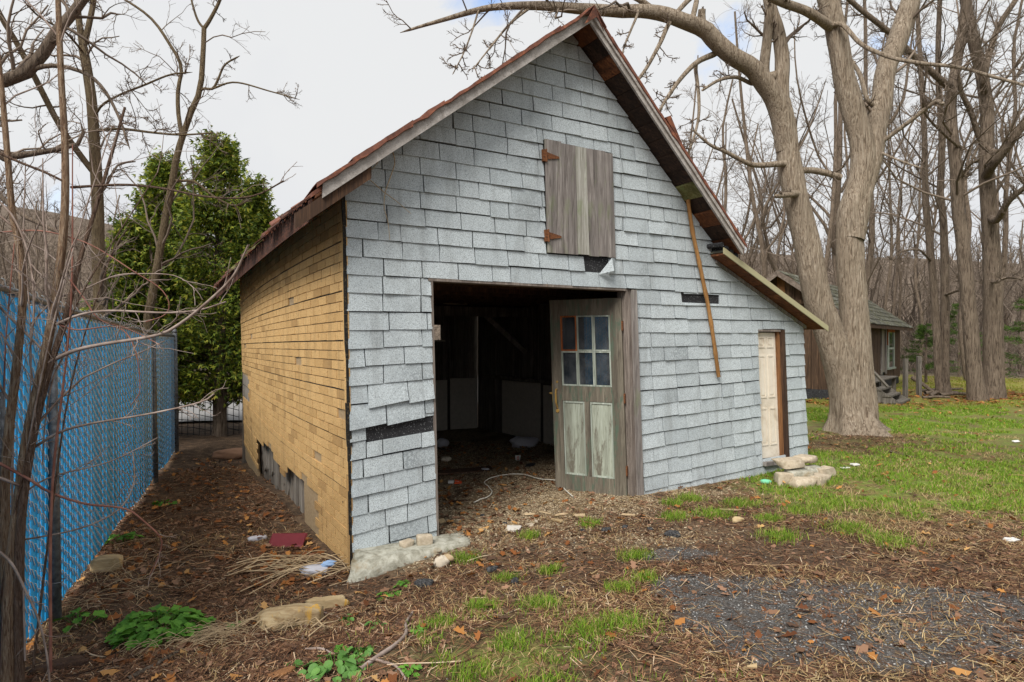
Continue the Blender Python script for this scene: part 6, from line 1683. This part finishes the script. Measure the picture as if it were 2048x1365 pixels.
# rotten log, firewood
p = gp(575, 1255); rock('rotten_log', 'pale rotten log chunk half sunk in the litter', 'log', p + np.array([0, .05, 0]), (.40, .19, .17), .38, 'rot_log', 81, .55, .30, sink=.35)
p = gp(650, 1215); rock('rotten_log', 'smaller yellow-stained rotten wood piece behind the pale log', 'log', p, (.30, .10, .10), .30, 'rot_log', 82, .55, .25, sink=.3)
p = gp(215, 1140); rock('firewood', 'cut pale firewood piece lying near the blue fence', 'log', p, (.22, .13, .12), .25, 'rot_log', 83, .45, .12, sink=.15)
p = gp(120, 1335); rock('bark_slab', 'brown bark slab on the ground under the near fence post', 'bark', p, (.28, .10, .04), .5, 'dark_wood', 84, .5, .2)
p = gp(560, 1352); rock('bark_slab', 'reddish bark slab at the bottom edge below the sprig', 'bark', p, (.17, .06, .03), .7, 'shed_wood_light', 85, .5, .2)
p = gp(462, 915); rock('old_sack', 'dark lumpy sack on the path at the far garage corner', 'sack', p, (.55, .3, .18), .3, 'leaf_dull', 86, .8, .3)
# the bamboo pole leaning on the front
pt = [FC(3.69, 1.52, .06), FC(3.745, 1.2, .055), FC(3.855, .78, .05), FC(3.96, .35, .047), FC(4.03, -.05, .045), FC(4.085, -.40, .04)]
path = resample(pt, 30); rr = np.array([.021 + .004 * (1 if i % 5 == 0 else 0) for i in range(30)])
v, q = tubes(path[None], rr[None], 10); tag(arr_obj('bamboo_pole', v, [q], M['bamboo'], smooth=True), 'brown jointed bamboo pole hanging down the shingle front', 'pole')
# dried vine on the gable
vn = thing('dry_vine', 'thin dry vine dangling from the left barge board over the shingles', 'vine', FW(.25, 1.3, .05))
for pts in ([(782, 308), (786, 330), (776, 360), (766, 392), (765, 420), (772, 445), (776, 482)], [(716, 352), (735, 362), (765, 388), (785, 402), (818, 430)], [(768, 300), (745, 338), (728, 350)]):
    w_ = []
    for (a, b_) in pts:
        xr = (a - 1024) / FPX; u = (4.9 * xr + 1.33) / (.876 - .482 * xr); Zz = 4.9 + .482 * u; w_.append(FW(u, (682.5 - b_) / FPX * Zz, .05))
    p_ = resample(w_, 16); v, q = tubes(p_[None], np.linspace(.005, .002, 16)[None], 5); arr_obj('tendril', v, [q], M['splint'], vn)
# junk
def sheet(name, label, cat, c, w, h, yaw, mat, tilt=.15, th=.006, jit=.006, mats=None, lift=.01):
    mb = MB(); cy, sy = math.cos(yaw), math.sin(yaw); ax = np.array([[cy, sy, 0], [-sy * math.cos(tilt), cy * math.cos(tilt), math.sin(tilt)], [0, 0, 1]]); ax[2] = np.cross(ax[0], ax[1])
    mb.box(np.array(c) + np.array([0, 0, lift + abs(math.sin(tilt)) * h / 2]), (w, h, th), ax, jit=jit); return tag(mb.build(name, M[mat]), label, cat)
sheet('board', 'maroon board scrap leaning in leaves at the side wall', 'board', gp(575, 1090), .30, .17, .12, 'maroon', .45)
rock('plastic_bottle', 'crushed cloudy plastic bottle lying on leaves along the side wall', 'bottle', gp(515, 1080), (.17, .06, .05), .5, 'clear_plastic', 87, .7, .12)
bagp = gp(632, 1145); bag = thing('plastic_bag', 'crumpled clear bag with blue print in stalks by the corner', 'bag', bagp)
rock('film', '', '', bagp, (.26, .16, .09), .3, 'clear_plastic', 88, .9, .5, parent=bag); rock('blue_print', '', '', bagp + np.array([.09, .03, .04]), (.12, .06, .05), .7, 'blue_plastic', 89, .8, .5, parent=bag)
cp = gp(908, 968); ct = thing('snack_carton', 'torn white and orange-red snack carton just inside the doorway', 'packaging', cp)
mb = MB(); mb.box(cp + np.array([-.035, 0, .022]), (.07, .075, .02), jit=.004); mb.build('white_end', M['white_plastic'], ct)
mb = MB(); mb.box(cp + np.array([.045, .0, .02]), (.085, .06, .018), jit=.006); mb.build('red_end', M['red_print'], ct)
mb = MB()
for k_ in (.025, .05): mb.box(cp + np.array([k_, .0, .031]), (.006, .055, .003), jit=.001)
mb.build('white_stripe', M['white_plastic'], ct)
kp = gp(1036, 922); cu = thing('cup_scrap', 'white cup scrap with a red ring printed on it', 'packaging', kp)
mb = MB(); mb.prism([kp + np.array(p) for p in ((-.03, 0, .0), (.025, 0, .0), (.038, .01, .075), (-.042, .01, .07))], [kp + np.array(p) for p in ((-.03, .012, .0), (.025, .012, .0), (.038, .022, .075), (-.042, .022, .07))]); mb.build('paper_wall', M['white_plastic'], cu)
an = np.linspace(0, 2 * math.pi, 11); v, q = tubes(np.stack([kp[0] + .013 * np.cos(an), kp[1] - .001 + .004 * np.sin(an), kp[2] + .036 + .021 * np.sin(an)], 1)[None], np.full((1, 11), .005), 4); arr_obj('red_ring', v, [q], M['red_print'], cu)
rock('white_bag', 'big crumpled grey-white plastic bag deep on the garage floor', 'bag', gp(1050, 893), (.42, .26, .20), .3, 'clear_plastic', 90, .9, .55, sink=.2)
rock('white_bag', 'crumpled white bag on the floor close behind the left jamb', 'bag', gp(884, 893), (.22, .16, .16), .9, 'clear_plastic', 91, .9, .5, sink=.2)
rock('paper_wad', 'pale wad of paper on the floor left inside the doorway', 'paper', gp(892, 922), (.16, .12, .08), .2, 'sack', 92, .9, .5)
rock('grey_scrap', 'dull grey plastic scrap beside the dark floor plank', 'plastic', gp(970, 940), (.11, .06, .03), -.4, 'clear_plastic', 93, .8, .3)
rock('grey_disc', 'round dark grey disc lying on the gravel floor', 'disc', gp(1056, 932), (.20, .18, .025), .1, 'black', 94, 1.0, .05, tilt=.2)
sheet('floor_plank', 'long dark plank lying flat across the garage floor', 'plank', gp(905, 946), 1.05, .2, .32, 'dark_wood', .02, .03)
sheet('paper_scrap', 'grey sheet of paper on the litter before the doorway', 'paper', gp(1028, 1060), .13, .09, -.2, 'paper', .2, .004)
ws = [(1112, 1043, .13, .05, -.5, 'rot_log', 'yellow-tan curved wood scrap before the door'), (1090, 1028, .14, .02, -.75, 'splint', 'narrow splinter leaning to the yellow scrap'), (1125, 1030, .17, .025, .5, 'splint', 'long pale splinter by the door foot'), (1060, 1052, .06, .05, .2, 'pale_stone', 'square tan chip beside the grey paper'), (1072, 1046, .03, .055, .1, 'pale_stone', 'narrow tan chip next to the square chip'), (1160, 1035, .10, .03, .1, 'tan_scrap', 'flat tan chip right of the yellow scrap'), (1256, 1033, .13, .025, -.25, 'splint', 'pale stick chip before the jamb post'), (1060, 1032, .10, .025, .05, 'tan_scrap', 'tan chip on the gravel before the cable'), (920, 1004, .15, .05, .5, 'dark_wood', 'dark wood piece near the end of the cable'), (1462, 1023, .20, .05, -.1, 'splint', 'flat pale bark chip at the lawn edge'), (880, 1045, .09, .05, .4, 'rot_log', 'curled yellow leaf-like chip at the left jamb'), (1500, 1340, .07, .02, .2, 'rot_log', 'little yellow wood bit on the asphalt')]
for i, (a, b_, w_, h_, yw, m_, lab) in enumerate(ws): sheet('wood_scrap', lab, 'wood scrap', gp(a, b_), w_, h_, yw, m_, .08, .014, .004)['group'] = 'wood scraps before the garage'
lp_ = [(848, 1172, .13, 'black asphalt lump left of the dry grass before the stone'), (985, 1142, .09, 'black asphalt lump by a grass tuft in the middle'), (1030, 1165, .085, 'round black lump behind a green tuft'), (965, 1032, .05, 'small black lump on the gravel apron'), (1345, 1072, .12, 'flat black lump at the gravel edge right of the door'), (1212, 1062, .08, 'black lump among chips before the door'), (1250, 1056, .07, 'black lump right of the chips'), (1300, 1060, .06, 'small black lump before the jamb post'), (1010, 1048, .045, 'tiny black lump behind the paper sheet'), (1165, 1062, .05, 'small black lump left among the chips')]
for i, (a, b_, s_, lab) in enumerate(lp_): rock('asphalt_lump', lab, 'asphalt lump', gp(a, b_), (s_, s_ * .7, s_ * .45), i * .7, 'asphalt_lump', 110 + i, .7, .35, group='black asphalt lumps in the dirt')
wp = gp(884, 1130); wl = thing('crumpled_cup', 'crumpled cream paper with an orange edge below the foundation stone', 'paper', wp)
rock('cream_part', '', '', wp, (.12, .09, .09), .2, 'sack', 130, .9, .4, parent=wl); rock('orange_edge', '', '', wp + np.array([.05, .01, .04]), (.09, .05, .05), -.6, 'tan_scrap', 131, .9, .4, parent=wl)
rock('orange_scrap', 'bright orange scrap in the litter left of the log', 'scrap', gp(512, 1172), (.035, .03, .02), .2, 'yellow_flower', 132, .7, .3)
rock('green_can', 'crushed mint-green can in leaves by the side door', 'can', gp(1532, 966), (.12, .06, .05), -.2, 'green_plastic', 133, .8, .25)
rock('cream_bark', 'small pale wood chunk in the dirt before the lawn', 'wood', gp(1475, 1043), (.12, .06, .05), .3, 'rot_log', 134, .8, .35)
for a, b_, lab in ((2032, 885, 'white paper scrap far out on the lawn'), (2022, 1082, 'pale paper scrap at the right edge of the lawn'), (1690, 938, 'white scrap on the grass right of the stones'), (1710, 932, 'thin white scrap beside another on the grass')):
    sheet('paper_bit', lab, 'paper', gp(a, b_), .10, .05, .2, 'white_plastic', .15, .006, .006)['group'] = 'paper scraps on the lawn'
# cable over the threshold
cpx = [(948, 1009), (975, 998), (984, 988), (976, 976), (969, 968), (983, 959), (1014, 953), (1045, 953), (1082, 962), (1117, 966), (1127, 980), (1146, 998)]
P = resample([gp(a, b_) + np.array([0, 0, .02]) for a, b_ in cpx], 60); P[:, 2] = np.maximum(P[:, 2], HM(P[:, 0], P[:, 1]) + .018)
v, q = tubes(P[None], np.full((1, 60), .0058), 8); tag(arr_obj('cable', v, [q], M['white_cable'], smooth=True), 'white cable curving over the gravel at the doorway', 'cable')
# fallen branches in front
def fallen(label, paths, mat, seed):
    w0 = [gp(a, b_) for a, b_ in paths[0][0]]; o = thing('fallen_branch', label, 'branch', w0[0])
    for i, (pts, r0, r1) in enumerate(paths):
        P = resample([gp(a, b_) + np.array([0, 0, r0 * .9]) for a, b_ in pts], 14); P[:, 2] = np.maximum(P[:, 2], HM(P[:, 0], P[:, 1]) + r1 * .5)
        v, q = limb_mesh(P, np.linspace(r0, r1, 14), 7, .12, seed + i); arr_obj('stick', v, [q], M[mat], o, smooth=True)
fallen('lichen-spotted fallen branch with a fork at the bottom middle', [([(720, 1345), (750, 1322), (790, 1295), (812, 1272), (812, 1250), (826, 1228)], .014, .008), ([(748, 1322), (790, 1335), (805, 1352), (812, 1364)], .009, .005)], 'cane_grey', 1)
fallen('grey fallen branch curving through the bottom left litter', [([(255, 1364), (300, 1340), (345, 1315), (400, 1282), (440, 1272)], .013, .007), ([(345, 1315), (372, 1298), (385, 1280)], .006, .003)], 'bark_far', 5)
fallen('thin brown fallen branch across the middle of the dirt', [([(850, 1275), (880, 1262), (910, 1240), (934, 1235)], .007, .004), ([(845, 1258), (890, 1250), (940, 1236)], .006, .003), ([(928, 1262), (945, 1250), (985, 1238)], .005, .002)], 'needle', 9)
fallen('bent grey stick arching by the rotten log', [([(604, 1285), (612, 1250), (635, 1228), (665, 1232), (690, 1245)], .008, .004)], 'cane_grey', 13)
fallen('pale stick lying flat at the bottom edge left of the branch', [([(610, 1302), (640, 1300), (665, 1310), (690, 1318)], .008, .004)], 'cane_grey', 15)
fallen('long thin stick pointing at the right bottom grass', [([(890, 1332), (930, 1325), (960, 1312)], .006, .003)], 'needle', 17)
fallen('dry stick on the asphalt edge right of the big grass tuft', [([(1195, 1238), (1215, 1240), (1240, 1246)], .006, .004), ([(1210, 1264), (1235, 1258), (1256, 1260)], .007, .004)], 'splint', 19)
fallen('twig beside the far lawn edge under the maple', [([(1780, 905), (1800, 910), (1835, 918)], .012, .006)], 'bark_far', 21)
